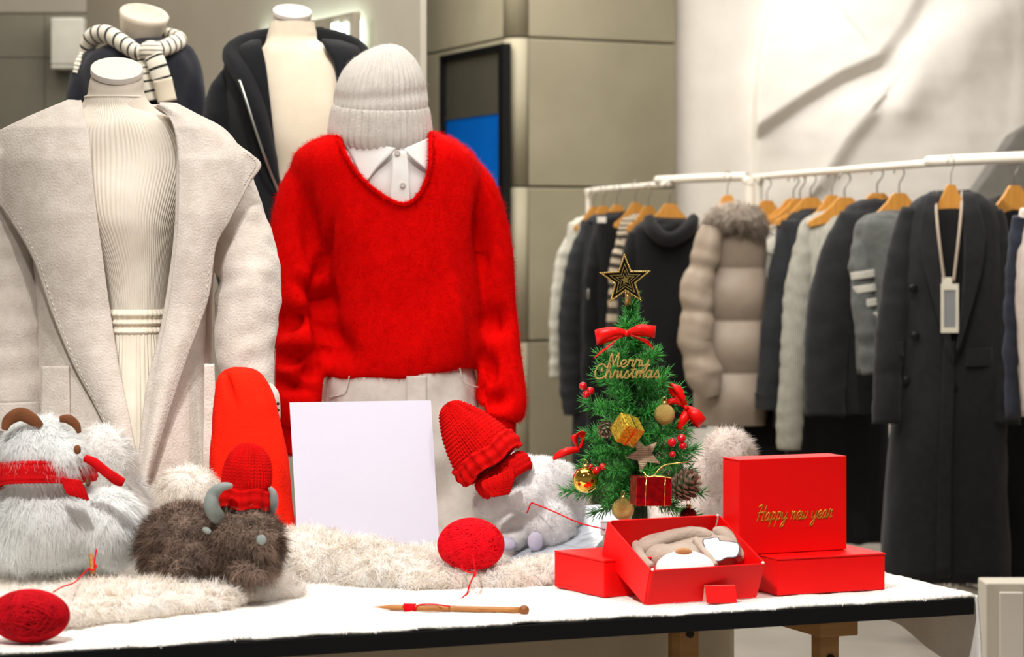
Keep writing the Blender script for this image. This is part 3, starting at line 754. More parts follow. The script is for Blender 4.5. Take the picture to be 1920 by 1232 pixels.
# red mohair sweater
M_red = mat('red_mohair', '#f60704', .95, '#e20402', 26, .5, 220, sheen=0, spec=.08, detail=7, strandvar=.5, sub=.12)
def hem(px): return np.interp(px, [600, 640, 700, 760, 800, 840, 880, 910], [2, 3, 2, 2, -4, -11, -16, -18])
body = sil([(246, 655, 800, .075), (256, 615, 835, .092), (275, 572, 872, .108), (310, 550, 900, .122), (400, 566, 912, .135), (480, 600, 906, .142), (560, 614, 908, .142), (630, 606, 911, .14), (680, 604, 908, .132), (704, 614, 894, .122)], D2, 70, 72, 2.4)
sl1 = pxtube([(615, 296, 32, D2), (574, 360, 48, D2-.01), (556, 450, 51, D2-.02), (566, 530, 56, D2-.035), (572, 590, 52, D2-.05), (566, 650, 47, D2-.06), (562, 700, 46, D2-.07), (558, 770, 44, D2-.075), (552, 806, 34, D2-.075)], 36, 70)
sl2 = pxtube([(850, 296, 30, D2), (898, 365, 40, D2-.005), (926, 470, 36, D2-.01), (936, 570, 33, D2-.02), (940, 650, 36, D2-.03), (940, 720, 44, D2-.035), (938, 765, 46, D2-.04), (934, 783, 40, D2-.04)], 36, 70)
cu1 = pxtube([(551, 800, 30, D2-.075), (546, 852, 28, D2-.075)], 30, 8); cu2 = pxtube([(934, 776, 34, D2-.04), (934, 832, 32, D2-.04)], 30, 8)
sw = remesh(body+sl1+sl2, .0065, 4)
v = sw.v; cxm = P(755, 0, D2)[0]
# knit folds: elbow and lower sleeve creases, soft drape across the body
def crease(px, py, w, h, amp, ang=0):
    c = P(px, py, D2); dx = v[:, 0]-c[0]; dz = v[:, 2]-c[2]; ca, sa = math.cos(ang), math.sin(ang)
    a = (dx*ca+dz*sa)/(w/FPX*D2); b = (-dx*sa+dz*ca)/(h/FPX*D2)
    return amp*np.exp(-a*a-b*b)*np.clip(-SN[:, 1]*1.6-.2, 0, 1)
dsp = np.zeros(len(v)); SN = vnormals(sw)
for a in ((545, 600, 40, 16, -.03, .3), (600, 545, 30, 14, -.022, -.5), (560, 665, 50, 12, -.024, .1), (612, 600, 16, 40, -.02, .2), (545, 715, 40, 10, -.02, -.2), (590, 690, 20, 14, -.02, .4),
          (930, 600, 22, 22, -.02, .4), (925, 745, 26, 14, -.018, .2), (915, 690, 14, 26, -.016, 0), (640, 640, 26, 40, -.012, .6), (610, 490, 9, 70, -.016, -.2), (620, 560, 11, 30, -.018, 0), (906, 460, 8, 80, -.012, 0), (860, 600, 14, 90, .008, .15), (900, 430, 10, 60, -.012, 0), (585, 430, 16, 70, -.01, .1)):
    dsp += 2.3*crease(*a)
dsp += .005*noise(v*np.array([1, 1, .6]), 15, 71)
sw.v = v+vnormals(sw)*dsp[:, None]
sw = relax(sw, 2)
# bottom hem line and the V neckline opening
pxv = CX+sw.v[:, 0]/sw.v[:, 1]*FPX; pyv = YH-(sw.v[:, 2]-HC)/sw.v[:, 1]*FPX
low = np.clip((pyv-610)/90, 0, 1)*(pxv > 606)*(np.abs(pxv-756) < 156); sw.v[:, 2] -= hem(pxv)/FPX*D2*low
VN = cat([(634, 238), (634, 258), (655, 305), (690, 347), (735, 378), (765, 382), (790, 360), (806, 315), (808, 262), (806, 238)], 60)
def inside(px, py, poly):
    c = np.zeros(len(px), bool); j = len(poly)-1
    for i in range(len(poly)):
        (xi, yi), (xj, yj) = poly[i], poly[j]
        k = ((yi > py) != (yj > py)) & (px < (xj-xi)*(py-yi)/(yj-yi+1e-12)+xi); c ^= k; j = i
    return c
fc = sw.v[sw.q].mean(1); fpx = CX+fc[:, 0]/fc[:, 1]*FPX; fpy = YH-(fc[:, 2]-HC)/fc[:, 1]*FPX
cut = (inside(fpx, fpy, VN) & (fc[:, 1] < D2+.03)) | ((fpy < 258) & (fpx > 650) & (fpx < 800))
sw.q = sw.q[~cut]
# neck band follows the surface
front = sw.v[sw.v[:, 1] < D2+.02]; fpx = CX+front[:, 0]/front[:, 1]*FPX; fpy = YH-(front[:, 2]-HC)/front[:, 1]*FPX
band = []
for (a, b) in VN[4:-4]:
    i = np.argmin((fpx-a)**2+(fpy-b)**2); band.append(P(a, b, front[i, 1]-.001))
band = np.array(band)
for _ in range(8): band[1:-1, 1] = (band[:-2, 1]+band[1:-1, 1]*2+band[2:, 1])/4
swt = thing('sweater', 'fluffy bright red V-neck mohair sweater on the mannequin', 'sweater', P(755, 850, D2))
used = np.unique(sw.q); mp = np.full(len(sw.v), -1); mp[used] = np.arange(len(used)); sw = G(sw.v[used], mp[sw.q])
down = lambda p, n: np.tile([.1, -.1, -1.], (len(p), 1))+np.random.default_rng(3).normal(size=p.shape)*.7
frontkeep = lambda p, n: np.where(n[:, 1] < .35, 1.0, .12)
obj('knit_body', fur(sw, 40000, 2, .012, .0005, comb=down, lay=.72, jitter=.4, droop=.1, radius=.004, seed=72, keep=frontkeep, soft=.95), M_red, swt)
nb = tube(band, .0048, 14, 80); obj('neck_band', fur(nb, 2500, 2, .009, .0007, lay=.5, jitter=.5, radius=.003, seed=73), M_red, swt)
M_redrib = mat('red_rib', '#e00404', .95, '#c80202', 30, .4, 260, sheen=0, spec=.08, rib=.8, ribs=40)
for c_ in (cu1, cu2): obj('cuff', fur(c_, 3000, 2, .006, .0006, comb=down, lay=.7, jitter=.4, radius=.003, seed=74), M_redrib, swt)

# white ribbed beanie
def knit_hat(prof, nrib, seg, amp, top_gather=True):
    """lathe with rib relief; prof rows (r,z,ribscale)"""
    pr = cat(prof, 70); a = np.linspace(0, 2*np.pi, seg, endpoint=False)
    w = np.cos(a*nrib); R = np.zeros((70, seg, 3)); rr = pr[:, :1]+amp*pr[:, 2:3]*w
    R[..., 0] = rr*np.cos(a); R[..., 1] = rr*np.sin(a); R[..., 2] = pr[:, 1:2]
    return loft(R, False, True)
M_beanie = mat('white_beanie_wool', '#e8e3dd', .95, '#dad4cd', 40, .4, 350, sheen=.3, strandvar=.3)
s_ = D2/FPX
bn = thing('beanie', 'white ribbed knit beanie with a folded brim on the sweater mannequin', 'hat', P(715, 265, D2-.01))
c0 = P(713, 232, D2-.01)
crown = knit_hat([(.088, -.01, 1), (.092, .02, 1), (.094, .05, 1), (.089, .078, 1), (.079, .106, 1), (.062, .131, 1), (.040, .149, .8), (.018, .158, .5), (.003, .16, 0)], 44, 352, .0016)
brim = knit_hat([(.088, .036, 1), (.094, .037, 1), (.098, .028, 1.4), (.101, .008, 1.6), (.104, -.016, 1.6), (.101, -.034, 1.4), (.094, -.042, 1), (.082, -.035, .6), (.078, -.02, .3)], 44, 352, .0018)
brim.t = np.zeros((0, 3), int)
Mh = trans(c0)@rot(.03, 'Y')@rot(.16, 'X')
z_ = crown.v[:, 2]; crown.v[:, 0] += np.clip(z_-.06, 0, 1)*.06; crown.v[:, 2] += .004*np.sin(crown.v[:, 0]*40)*np.clip(z_/.1, 0, 1)
crease_ = np.exp(-((z_-.062-.1*crown.v[:, 0])/.012)**2)*(crown.v[:, 1] < 0); crown.v[:, :2] *= (1-.04*crease_)[:, None]
crown.xf(Mh); brim.xf(Mh)
up_ = lambda p, n: np.random.default_rng(4).normal(size=p.shape)
obj('crown', fur(crown, 2600, 2, .008, .0004, comb=up_, lay=.6, jitter=.5, droop=.1, radius=.004, seed=81), M_beanie, bn)
obj('brim', fur(brim, 2200, 2, .007, .0004, comb=up_, lay=.6, jitter=.5, droop=.1, radius=.004, seed=82), M_beanie, bn)

# ---------- back mannequin in the black hooded jacket
D3 = 6.4
M_blackknit = mat('black_knit', '#15171c', .95, '#101216', 60, .5, 400, sheen=.08)
M_zip = mat('zip_metal', '#b9b9b6', .3, metal=1)
M_cream = mat('cream_jersey', '#f0e6d2', .85, '#e6dac4', 12, .15, 300)
m3 = thing('mannequin', 'mannequin with bright flat neck cap wearing the black hooded jacket', 'mannequin', P(570, 0, D3)*np.array([1, 1, 0]))
obj('body', slope_top(sil([(27, 513, 583, .044), (60, 508, 586, .047), (90, 500, 600, .05), (120, 470, 650, .07), (200, 460, 680, .09), (330, 490, 660, .09), (430, 480, 670, .1), (600, 490, 660, .1)], D3, 40, 32), D3, 80, .42), M_skin, m3)
neck_cap(548, 24, .047, D3-.008, .42, .1, m3)
stand(m3, 570, D3, .95)
ct = thing('cream_top', 'cream mock neck top under the black hooded jacket', 'top', P(580, 440, D3))
g = sil([(42, 506, 590, .052), (60, 504, 592, .054), (80, 497, 598, .058), (105, 478, 640, .075), (135, 462, 680, .09), (200, 470, 690, .11), (260, 480, 680, .115), (340, 495, 668, .1), (450, 485, 675, .105)], D3, 60, 64, caps=(False, True))
g.v += vnormals(g)*(.004*noise(g.v, 30, 91)*np.exp(-((g.v[:, 2]-P(0, 85, D3)[2])/.05)**2))[:, None]
obj('body', g, M_cream, ct)
hj = thing('hooded_jacket', 'black zipped hooded jacket hanging open on the middle back mannequin', 'jacket', P(570, 650, D3))
rows_ = np.array([(78, 470, 640, .07, 492, 606), (95, 432, 690, .09, 497, 615), (125, 422, 715, .11, 505, 632), (180, 418, 725, .13, 513, 640), (240, 418, 725, .135, 520, 645), (330, 428, 718, .13, 528, 646), (460, 425, 722, .135, 532, 640), (650, 420, 728, .14, 534, 640)], float)
r = cat(rows_, 60); A = np.zeros((60, 90, 3))
for i, (py, xa, xb, ry, oa, ob) in enumerate(r):
    c = (xa+xb)/2; hw = (xb-xa)/2; t0 = math.acos(np.clip((oa-c)/hw, -.98, .98)); t1 = math.acos(np.clip((ob-c)/hw, -.98, .98))
    th = np.linspace(t0, 2*math.pi+t1, 90); A[i] = PA(c+hw*np.cos(th), py, D3); A[i, :, 1] = D3-ry*np.sin(th)
obj('jacket_body', solid_grid(A, .006), M_blackknit, hj)
# hood folded back: two rolls running over the shoulders
hl = pxtube([(560, 62, 16, D3+.07), (500, 72, 22, D3+.03), (446, 108, 36, D3-.03), (462, 150, 32, D3-.09), (486, 210, 26, D3-.125), (508, 290, 18, D3-.13), (525, 360, 8, D3-.128)], 26, 60, .55)
hr = pxtube([(540, 62, 16, D3+.07), (610, 70, 20, D3+.03), (670, 100, 26, D3-.02), (680, 150, 30, D3-.08), (670, 220, 24, D3-.12), (655, 300, 14, D3-.128)], 26, 60, .55)
obj('hood', remesh(hl+hr, .008, 4), M_blackknit, hj)
obj('zip', tube(PA([449, 462, 478, 495, 510, 523], [150, 190, 240, 290, 330, 362], [D3-.135, D3-.15, D3-.158, D3-.158, D3-.15, D3-.145]), .0032, 8, 40), M_zip, hj, label='bright metal zip')
obj('sleeve', fold(pxtube([(452, 132, 28, D3), (424, 195, 38, D3-.01), (418, 290, 42, D3-.02), (430, 400, 38, D3-.04), (440, 520, 32, D3-.07), (450, 640, 28, D3-.1)], 30, 50), .006, 93), M_blackknit, hj)
obj('sleeve', fold(pxtube([(700, 120, 30, D3), (725, 190, 40, D3-.01), (728, 290, 42, D3-.02), (716, 400, 38, D3-.04), (708, 520, 32, D3-.07), (700, 640, 28, D3-.1)], 30, 50), .006, 94), M_blackknit, hj)

# ---------- back mannequin in the navy sweater with a striped knit tied over the shoulders
D4 = 6.6
M_navy = mat('navy_knit', '#1d1f2a', .95, '#171922', 50, .4, 400, sheen=.1)
m4 = thing('mannequin', 'mannequin with hollow moulded neck wearing the navy sweater', 'mannequin', P(265, 0, D4)*np.array([1, 1, 0]))
nk = [(.030, -.14), (.040, -.10), (.046, -.06), (.053, -.02), (.060, .012), (.062, .022), (.058, .027), (.050, .024), (.038, .016), (.018, .012), (.0005, .011)]
obj('neck', lathe(nk, 48).xf(trans(P(268, 42, D4-.01))@rot(.22, 'Y')@rot(.42, 'X')), M_skin, m4)
obj('body', sil([(70, 240, 300, .04), (95, 225, 310, .05), (120, 180, 350, .07), (250, 170, 360, .09), (500, 190, 340, .09), (640, 190, 340, .1)], D4, 30, 32), M_skin, m4)
stand(m4, 265, D4, .95)
ns_ = thing('navy_sweater', 'dark navy sweater on the far left back mannequin', 'sweater', P(262, 660, D4))
bd = sil([(72, 232, 300, .06), (88, 190, 340, .085), (105, 165, 355, .1), (140, 155, 368, .115), (240, 165, 362, .12), (400, 170, 360, .12), (640, 165, 365, .12)], D4, 50, 48, 2.3)
a1 = pxtube([(190, 105, 28, D4), (162, 150, 32, D4), (150, 240, 32, D4-.02), (150, 400, 30, D4-.04), (160, 600, 26, D4-.08)], 26, 40)
a2 = pxtube([(330, 100, 28, D4), (352, 140, 30, D4), (362, 230, 32, D4-.02), (365, 400, 30, D4-.04), (355, 600, 26, D4-.08)], 26, 40)
ng = remesh(bd+a1+a2, .009, 5); ng.v += vnormals(ng)*(.008*noise(ng.v*np.array([1, 1, .5]), 14, 96))[:, None]
obj('knit_body', ng, M_navy, ns_)
# striped knit: white with thin dark bands along the length (uv v)
def stripes(name, c_white, c_dark, n, width, phase=0., axis=1):
    m = mat(name, c_white, .9, None, 20, .3, 350); nt = m.node_tree; nd, lk = nt.nodes, nt.links; b = nd['Principled BSDF']
    uv = nd.new('ShaderNodeUVMap'); sp = nd.new('ShaderNodeSeparateXYZ'); lk.new(uv.outputs[0], sp.inputs[0])
    mu = nd.new('ShaderNodeMath'); mu.operation = 'MULTIPLY_ADD'; mu.inputs[1].default_value = n; mu.inputs[2].default_value = phase; lk.new(sp.outputs[axis], mu.inputs[0])
    fr_ = nd.new('ShaderNodeMath'); fr_.operation = 'FRACT'; lk.new(mu.outputs[0], fr_.inputs[0])
    lt = nd.new('ShaderNodeMath'); lt.operation = 'LESS_THAN'; lt.inputs[1].default_value = width; lk.new(fr_.outputs[0], lt.inputs[0])
    mx = nd.new('ShaderNodeMix'); mx.data_type = 'RGBA'; lk.new(lt.outputs[0], mx.inputs[0]); mx.inputs[6].default_value = srgb(c_white); mx.inputs[7].default_value = srgb(c_dark)
    lk.new(mx.outputs[2], b.inputs['Base Color']); return m
M_str = stripes('striped_knit', '#f4efe0', '#20201c', 11, .24)
M_str2 = stripes('striped_knit_tail', '#f4efe0', '#20201c', 6, .22)
st = thing('striped_knit', 'white knit with thin black stripes tied around the navy sweater shoulders', 'knit', P(265, 190, D4-.12))
obj('shoulder_roll', pxtube([(158, 108, 12, D4+.02), (172, 72, 17, D4-.01), (200, 64, 19, D4-.05), (232, 82, 19, D4-.1), (258, 98, 17, D4-.135), (275, 96, 15, D4-.14)], 28, 60, .8), M_str, st)
obj('shoulder_roll', pxtube([(275, 92, 14, D4-.14), (300, 92, 15, D4-.12), (322, 84, 16, D4-.08), (338, 74, 15, D4-.03), (318, 66, 14, D4+.02), (300, 66, 12, D4+.05)], 28, 60, .8), M_str, st)
obj('back_panel', pxtube([(160, 100, 10, D4+.01), (150, 118, 10, D4-.02), (143, 138, 7, D4-.03)], 20, 24, .6), M_str2, st)
obj('knot', ell(P(283, 96, D4-.15), (.03, .025, .026), 24, 16), M_str2, st)
obj('tail', pxtube([(282, 92, 15, D4-.155), (292, 115, 18, D4-.165), (302, 145, 18, D4-.165), (309, 170, 17, D4-.16), (313, 190, 17, D4-.16)], 28, 50, .5), M_str2, st)
obj('tail', pxtube([(268, 95, 12, D4-.145), (272, 125, 13, D4-.145), (276, 150, 13, D4-.145), (284, 188, 13, D4-.14)], 28, 50, .5), M_str2, st)
g = pxtube([(304, 148, 18.3, D4-.165), (309, 170, 18, D4-.162), (314, 191, 18, D4-.162)], 28, 12, .56)
obj('plain_end', g, M_cream, st)
# ================================================================== things on the table
def px2m(d): return d/FPX
def E(px, py, d, rx, rz, ry=None, rot_=None, n=28, m=20):
    s = px2m(d); return ell(P(px, py, d), (rx*s, (ry if ry is not None else min(rx, rz))*s, rz*s), n, m, rot_)
M_fur = mat('white_fur', '#ffffff', .95, '#f6f1ea', 30, strandvar=.5, sub=.35, thin=.22)
M_furcream = mat('cream_fur', '#ffffff', .95, '#f0e2d0', 14, strandvar=.7, sub=.3, thin=.12)
M_furpink = mat('rosy_fur', '#fbf3ee', .95, '#eadcd2', 12, strandvar=.5, sub=.35, thin=.22)
M_brownfelt = mat('brown_felt', '#7a4a2c', .9, '#62391f', 40, .4, 500)
M_yak = mat('brown_fur', '#b09482', .7, '#2a1d16', 45, strandvar=.85, sub=.15)
M_greyfelt = mat('grey_felt', '#8b918d', .85, '#7b827e', 30, .3, 500)
M_redknit = mat('red_knit', '#c80705', .9, '#b00403', 40, .25, 600, sheen=0, spec=.1)
M_redknit2 = mat('crimson_knit', '#c40a10', .9, '#a8070c', 40, .25, 600, sheen=0, spec=.1)
M_redfelt = mat('red_felt', '#f5240c', .95, '#ec1d08', 40, .5, 350, sheen=0, spec=.1, strandvar=.4)
M_yarn = mat('red_yarn', '#e3081a', .8, '#c60615', 60, .2, 800, sheen=0, spec=.1)
M_yarn2 = mat('crimson_yarn', '#c00818', .8, '#a00612', 60, .2, 800, sheen=0, spec=.1)
M_bamboo = mat('bamboo', '#b5783c', .45, '#8f5826', 12, stretch=(3, 3, 30))

# ---- fur throws
def blobs(bl, voxel=.008, sm=6): 
    g = G()
    for b in bl: g = g+b
    return remesh(g, voxel, sm)
def rug_blob(px, py, ru, rw, h):
    c = on_plane(px, py, ZT+.004); g = ell((0, 0, 0), (ru, rw, h), 32, 16).xf(rotz(YAW)).move((c[0], c[1], ZT+h*.62)); return g
def flatten(g, z0): g.v[:, 2] = np.maximum(g.v[:, 2], z0+.0005*np.sin(g.v[:, 0]*90)); return g
upkeep = lambda p, n: np.where((n[:, 2] > -.25) & (n[:, 1] < .75), 1., .03)
def toward(vx, vy, vz, j=.6, seed=1): return lambda p, n: np.tile([vx, vy, vz], (len(p), 1))+np.random.default_rng(seed).normal(size=p.shape)*j
rg1 = blobs([rug_blob(-80, 1168, .15, .12, .027), rug_blob(60, 1164, .14, .12, .027), rug_blob(190, 1152, .13, .115, .028), rug_blob(320, 1138, .12, .105, .027), rug_blob(430, 1122, .12, .09, .027), rug_blob(100, 1100, .16, .1, .026), rug_blob(330, 1085, .15, .1, .026)], .007, 8)
rg1 = flatten(rg1, ZT+.006); rg1.v[:, 2] += .006*noise(rg1.v, 26, 101)*(rg1.v[:, 2] > ZT+.02)
single('fur_throw', fur(rg1, 5600, 11, .023, .0009, comb=toward(.2, -.9, -.25, .8, 2), lay=.58, jitter=.38, droop=.28, radius=.006, pull=.7, seed=102, cv=.8, keep=upkeep), M_furcream,
       'cream fur throw under the goat and yak plush toys at the left', 'fur throw')
rg2 = blobs([rug_blob(565, 1078, .09, .07, .046), rug_blob(650, 1086, .1, .065, .04), rug_blob(750, 1094, .1, .055, .032), rug_blob(850, 1099, .1, .045, .022), rug_blob(950, 1097, .1, .04, .018), rug_blob(1035, 1088, .09, .04, .022),
             rug_blob(640, 1052, .14, .08, .026), rug_blob(800, 1066, .14, .06, .02)], .006, 5)
rg2 = flatten(rg2, ZT+.006); rg2.v[:, 2] += .005*noise(rg2.v, 30, 103)*(rg2.v[:, 2] > ZT+.02)
single('fur_throw', fur(rg2, 5200, 12, .027, .0009, comb=toward(.1, -.8, -.5, .9, 3), lay=.55, jitter=.4, droop=.35, radius=.006, pull=.75, seed=104, cv=.8, keep=upkeep), M_furcream,
       'cream fur throw lying in front of the blank white board', 'fur throw')
fc = blobs([E(192, 895, 4.32, 62, 98, 62), E(225, 950, 4.34, 55, 70, 55), E(170, 985, 4.33, 70, 70, 60)], .008, 8)
fc.v[:, 2] = np.maximum(fc.v[:, 2], ZT+.02)
single('fur_cushion', fur(fc, 4200, 7, .022, .0009, comb=toward(.4, -.3, -.9, .6, 4), lay=.6, jitter=.3, droop=.3, radius=.005, seed=105), M_fur, 'tall white fluffy fur cushion behind the goat plush', 'cushion')
fc = blobs([E(352, 925, 4.42, 60, 50, 50), E(318, 965, 4.42, 55, 55, 50), E(385, 990, 4.42, 60, 70, 50)], .008, 6)
fc.v[:, 2] = np.maximum(fc.v[:, 2], ZT+.02)
single('fur_cushion', fur(fc, 3000, 7, .02, .0009, comb=toward(-.3, -.3, -.9, .8, 5), lay=.6, jitter=.35, droop=.3, radius=.005, seed=106), M_furcream, 'small white fur mound between the coat and the brown yak', 'cushion')
fm = blobs([E(1366, 852, 4.72, 44, 44, 44), E(1340, 900, 4.74, 55, 60, 50), E(1330, 970, 4.74, 90, 70, 60), E(1260, 1000, 4.74, 75, 60, 60)], .008, 6)
fm.v[:, 2] = np.maximum(fm.v[:, 2], ZT+.012)
single('fur_cushion', fur(fm, 6000, 6, .022, .0009, comb=toward(.3, -.1, .35, .6, 6), lay=.5, jitter=.3, droop=.15, radius=.005, seed=107), M_furpink, 'rosy white fur mound behind the Christmas tree and the standing red box', 'cushion')

# ---- goat plush
DG = 4.06
gt = thing('goat_plush', 'white shaggy goat plush with brown horns wearing a crimson scarf', 'plush toy', P(110, 1062, DG))
gb = blobs([E(95, 975, DG, 105, 78, 85), E(205, 985, DG, 62, 66, 70), E(75, 850, DG-.01, 72, 66, 70), E(118, 858, DG-.03, 44, 44, 55), E(40, 1020, DG, 60, 40, 70), E(80, 915, DG, 72, 60, 65)], .008, 7)
gb.v[:, 2] = np.maximum(gb.v[:, 2], ZT+.045)
obj('body', fur(gb, 11000, 7, .026, .0009, comb=toward(.35, -.25, -.9, .35, 7), lay=.68, jitter=.22, droop=.3, radius=.005, pull=.6, seed=110, soft=1.0, keep=lambda p, n: np.where((p[:, 2] < P(0, 866, DG)[2]) & (p[:, 2] > P(0, 911, DG)[2]) & (p[:, 0] < P(170, 0, DG)[0]), .04, 1.)), mat('goat_fur', '#ffffff', .95, '#f4f6f4', 25, strandvar=.5, sub=.35, thin=.22), gt)
obj('horn', pxtube([(8, 806, 6, DG-.06), (16, 788, 11, DG-.06), (38, 777, 13, DG-.06), (60, 786, 12, DG-.055), (76, 800, 8, DG-.05)], 20, 30, .7), M_brownfelt, gt)
obj('horn', pxtube([(112, 786, 6, DG-.03), (128, 786, 9, DG-.03), (142, 796, 8, DG-.03), (149, 812, 4, DG-.03)], 20, 24, .7), M_brownfelt, gt)
obj('eye', E(145, 843, DG-.085, 7, 9, 5), M_brownfelt, gt)
obj('nose', E(165, 905, DG-.075, 5, 8, 6), M_brownfelt, gt)

# ---- knit surfaces
def stitched(R, ncol, nrow, amp):
    """push rings R (m,n,3) out along their normals with a V-stitch relief"""
    m, n = R.shape[:2]; g = loft(R, False, True); k = m*(n+1); N = vnormals(g)
    N[:k].reshape(m, n+1, 3)[:, -1] = N[:k].reshape(m, n+1, 3)[:, 0]
    u = np.linspace(0, 1, n+1)[None]*ncol; v_ = np.linspace(0, 1, m)[:, None]*nrow
    fu = u-np.floor(u); lg = np.abs(fu-.5)*2
    h = (1-(2*lg-1)**2)*(.78+.22*np.sin(2*np.pi*(v_-lg*.8)))
    g.v[:k] += N[:k]*(amp*h).reshape(-1, 1); return g
def hat_rings(prof, m, n):
    pr = cat(prof, m); a = np.linspace(0, 2*np.pi, n, endpoint=False); R = np.zeros((m, n, 3))
    R[..., 0] = pr[:, :1]*np.cos(a); R[..., 1] = pr[:, :1]*np.sin(a); R[..., 2] = pr[:, 1:2]; return R
def toy_beanie(name, label, c, r, h, brim_h, M, mm, ncol=30, tip=0., pointy=False):
    t = thing(name, label, 'hat', c)
    k1, k2, k3, k4, k5 = (.9, .74, .54, .34, .12) if pointy else (1.03, .98, .82, .52, .2)
    R = hat_rings([(r*.93, brim_h*.3), (r*1.0, brim_h), (r*k1, h*.45), (r*k2, h*.65), (r*k3, h*.82), (r*k4, h*.95), (r*k5, h), (r*.02, h*.985)], 150, ncol*9)
    zz = R[..., 2:3]/h
    R[..., 0] *= 1+.10*np.sin(3*np.arctan2(R[..., 1], R[..., 0])+1)*np.clip(zz[..., 0]-.4, 0, 1); R[..., 0] += tip*np.clip(zz[..., 0]-.5, 0, 1)**2
    a = np.arctan2(R[..., 1], R[..., 0]); R[..., :2] *= (1-.13*np.exp(-((a+1.1)/.22)**2)*np.exp(-((zz[..., 0]-.8)/.18)**2))[..., None]
    g = stitched(R, ncol, 26, r*.1); obj('crown', g.xf(M).move(c), mm, t)
    R = hat_rings([(r*.9, brim_h*.9), (r*1.08, brim_h), (r*1.15, brim_h*.8), (r*1.17, brim_h*.4), (r*1.13, brim_h*.02), (r*1.04, -brim_h*.06), (r*.9, brim_h*.1)], 40, ncol*8)
    a = np.linspace(0, 2*np.pi, ncol*8, endpoint=False); z_ = np.linspace(0, 1, 40)[:, None]
    f = 1+.045*np.sign(np.sin(a*ncol*.55))*np.abs(np.sin(a*ncol*.55))**.6+.02*np.sin(z_*np.pi*9)
    R[..., :2] *= f[..., None]; R[..., 2] += brim_h*.08*np.sin(a*5+.6)
    g = loft(R, False, False); obj('brim', g.xf(M).move(c), mm, t); return t

# scarf of the goat
sc = thing('scarf', 'crimson knitted scarf wrapped around the goat plush', 'scarf', P(90, 938, DG))
n_, m_ = 260, 60; a = np.linspace(0, 2*np.pi, n_, endpoint=False); b = np.linspace(0, 2*np.pi, m_, endpoint=False)
s_ = px2m(DG); A = np.zeros((m_, n_, 3))
cr, sr_ = np.cos(b)[:, None], np.sin(b)[:, None]
R0 = 89*s_; th_ = 6*s_; hh = 21*s_
rad = R0+th_*np.sign(cr)*np.abs(cr)**.6*(1+.18*np.sin(b*11)[:, None]); zz = hh*np.sign(sr_)*np.abs(sr_)**.6
A[..., 0] = rad*np.cos(a)*1.02; A[..., 1] = rad*np.sin(a)*1.02
A[..., 2] = zz+.003*np.sin(2*a)+.0006*np.sin(a*70)*np.ones_like(zz)+.006*np.cos(a)
g = loft(A, False, False); g2 = grid(np.concatenate([A, A[:1]], 0)); 
ring = G(np.concatenate([A, A[:, :1]], 1).reshape(-1, 3)); 
AA = np.concatenate([np.concatenate([A, A[:1]], 0), np.concatenate([A, A[:1]], 0)[:, :1]], 1); gs = grid(AA)
gs.xf(rot(-.12, 'X')).move(P(86, 888, DG-.005)); obj('wrap', gs, M_redknit2, sc)
def knit_strip(Lp, Rp, m, n, th, rows_, amp=.0009):
    L, R = cat(Lp, m), cat(Rp, m); s = np.linspace(0, 1, n)[None, :, None]; A = L[:, None]*(1-s)+R[:, None]*s; A = PA(A[..., 0], A[..., 1], A[..., 2])
    u = np.linspace(0, rows_, n)[None]; v_ = np.linspace(0, rows_*1.6, m)[:, None]; fu = np.abs(u-np.floor(u)-.5)*2
    A[..., 1] -= amp*(1-(2*fu-1)**2)*(.5+.5*np.sin(2*np.pi*(v_-fu*.5)))
    return solid_grid(A, th)
obj('hanging_end', knit_strip([(114, 898, DG-.098), (122, 914, DG-.103), (128, 926, DG-.103)], [(150, 902, DG-.095), (160, 922, DG-.1), (166, 938, DG-.098)], 44, 60, .006, 6), M_redknit2, sc)
tl = pxtube([(160, 859, 7, DG-.1), (178, 868, 9, DG-.105), (200, 886, 9.5, DG-.105), (220, 900, 10.5, DG-.105), (232, 905, 8, DG-.105)], 24, 60)
obj('tail', tl, M_redknit2, sc)

# ---- yak plush and its beanie
DY = 3.97
yk = thing('yak_plush', 'brown shaggy yak plush with grey felt horns lying on the cream fur', 'plush toy', P(400, 1085, DY))
yb = blobs([E(345, 1015, DY+.02, 72, 66, 75), E(312, 1035, DY+.02, 42, 45, 60), E(455, 1008, DY-.02, 62, 62, 66), E(490, 1020, DY-.05, 32, 34, 40), E(400, 1040, DY, 70, 38, 70), E(330, 1064, DY-.05, 36, 18, 34), E(468, 1070, DY-.06, 48, 15, 36), E(440, 965, DY, 46, 34, 45)], .006, 5)
yb.v[:, 2] = np.maximum(yb.v[:, 2], P(0, 1064, DY)[2])
obj('body', fur(yb, 3000, 22, .026, .0008, comb=toward(.25, -.2, -.8, .9, 8), lay=.55, jitter=.5, droop=.3, radius=.0065, pull=.92, seed=120, cv=.85, soft=.6, keep=lambda p, n: np.where(n[:, 2] > -.6, 1., .05)), M_yak, yk)
dh = DY-.075
obj('horn', pxtube([(414, 974, 13, dh+.03), (402, 962, 15, dh+.01), (396, 944, 14, dh), (400, 926, 12, dh), (414, 914, 9, dh-.005), (430, 911, 6, dh-.005), (436, 913, 3, dh-.005)], 22, 40), M_greyfelt, yk)
obj('horn', pxtube([(508, 958, 9, DY-.02), (513, 942, 9, DY-.03), (512, 925, 7, DY-.035), (505, 914, 4, DY-.035)], 20, 30), M_greyfelt, yk)
obj('ear', E(388, 995, dh+.0, 9, 6, 5, (0, .5, 0)), M_greyfelt, yk)
obj('nose', E(490, 1012, DY-.118, 9.5, 9.5, 6), M_greyfelt, yk, label='round grey felt nose')
s_ = px2m(DY-.02)
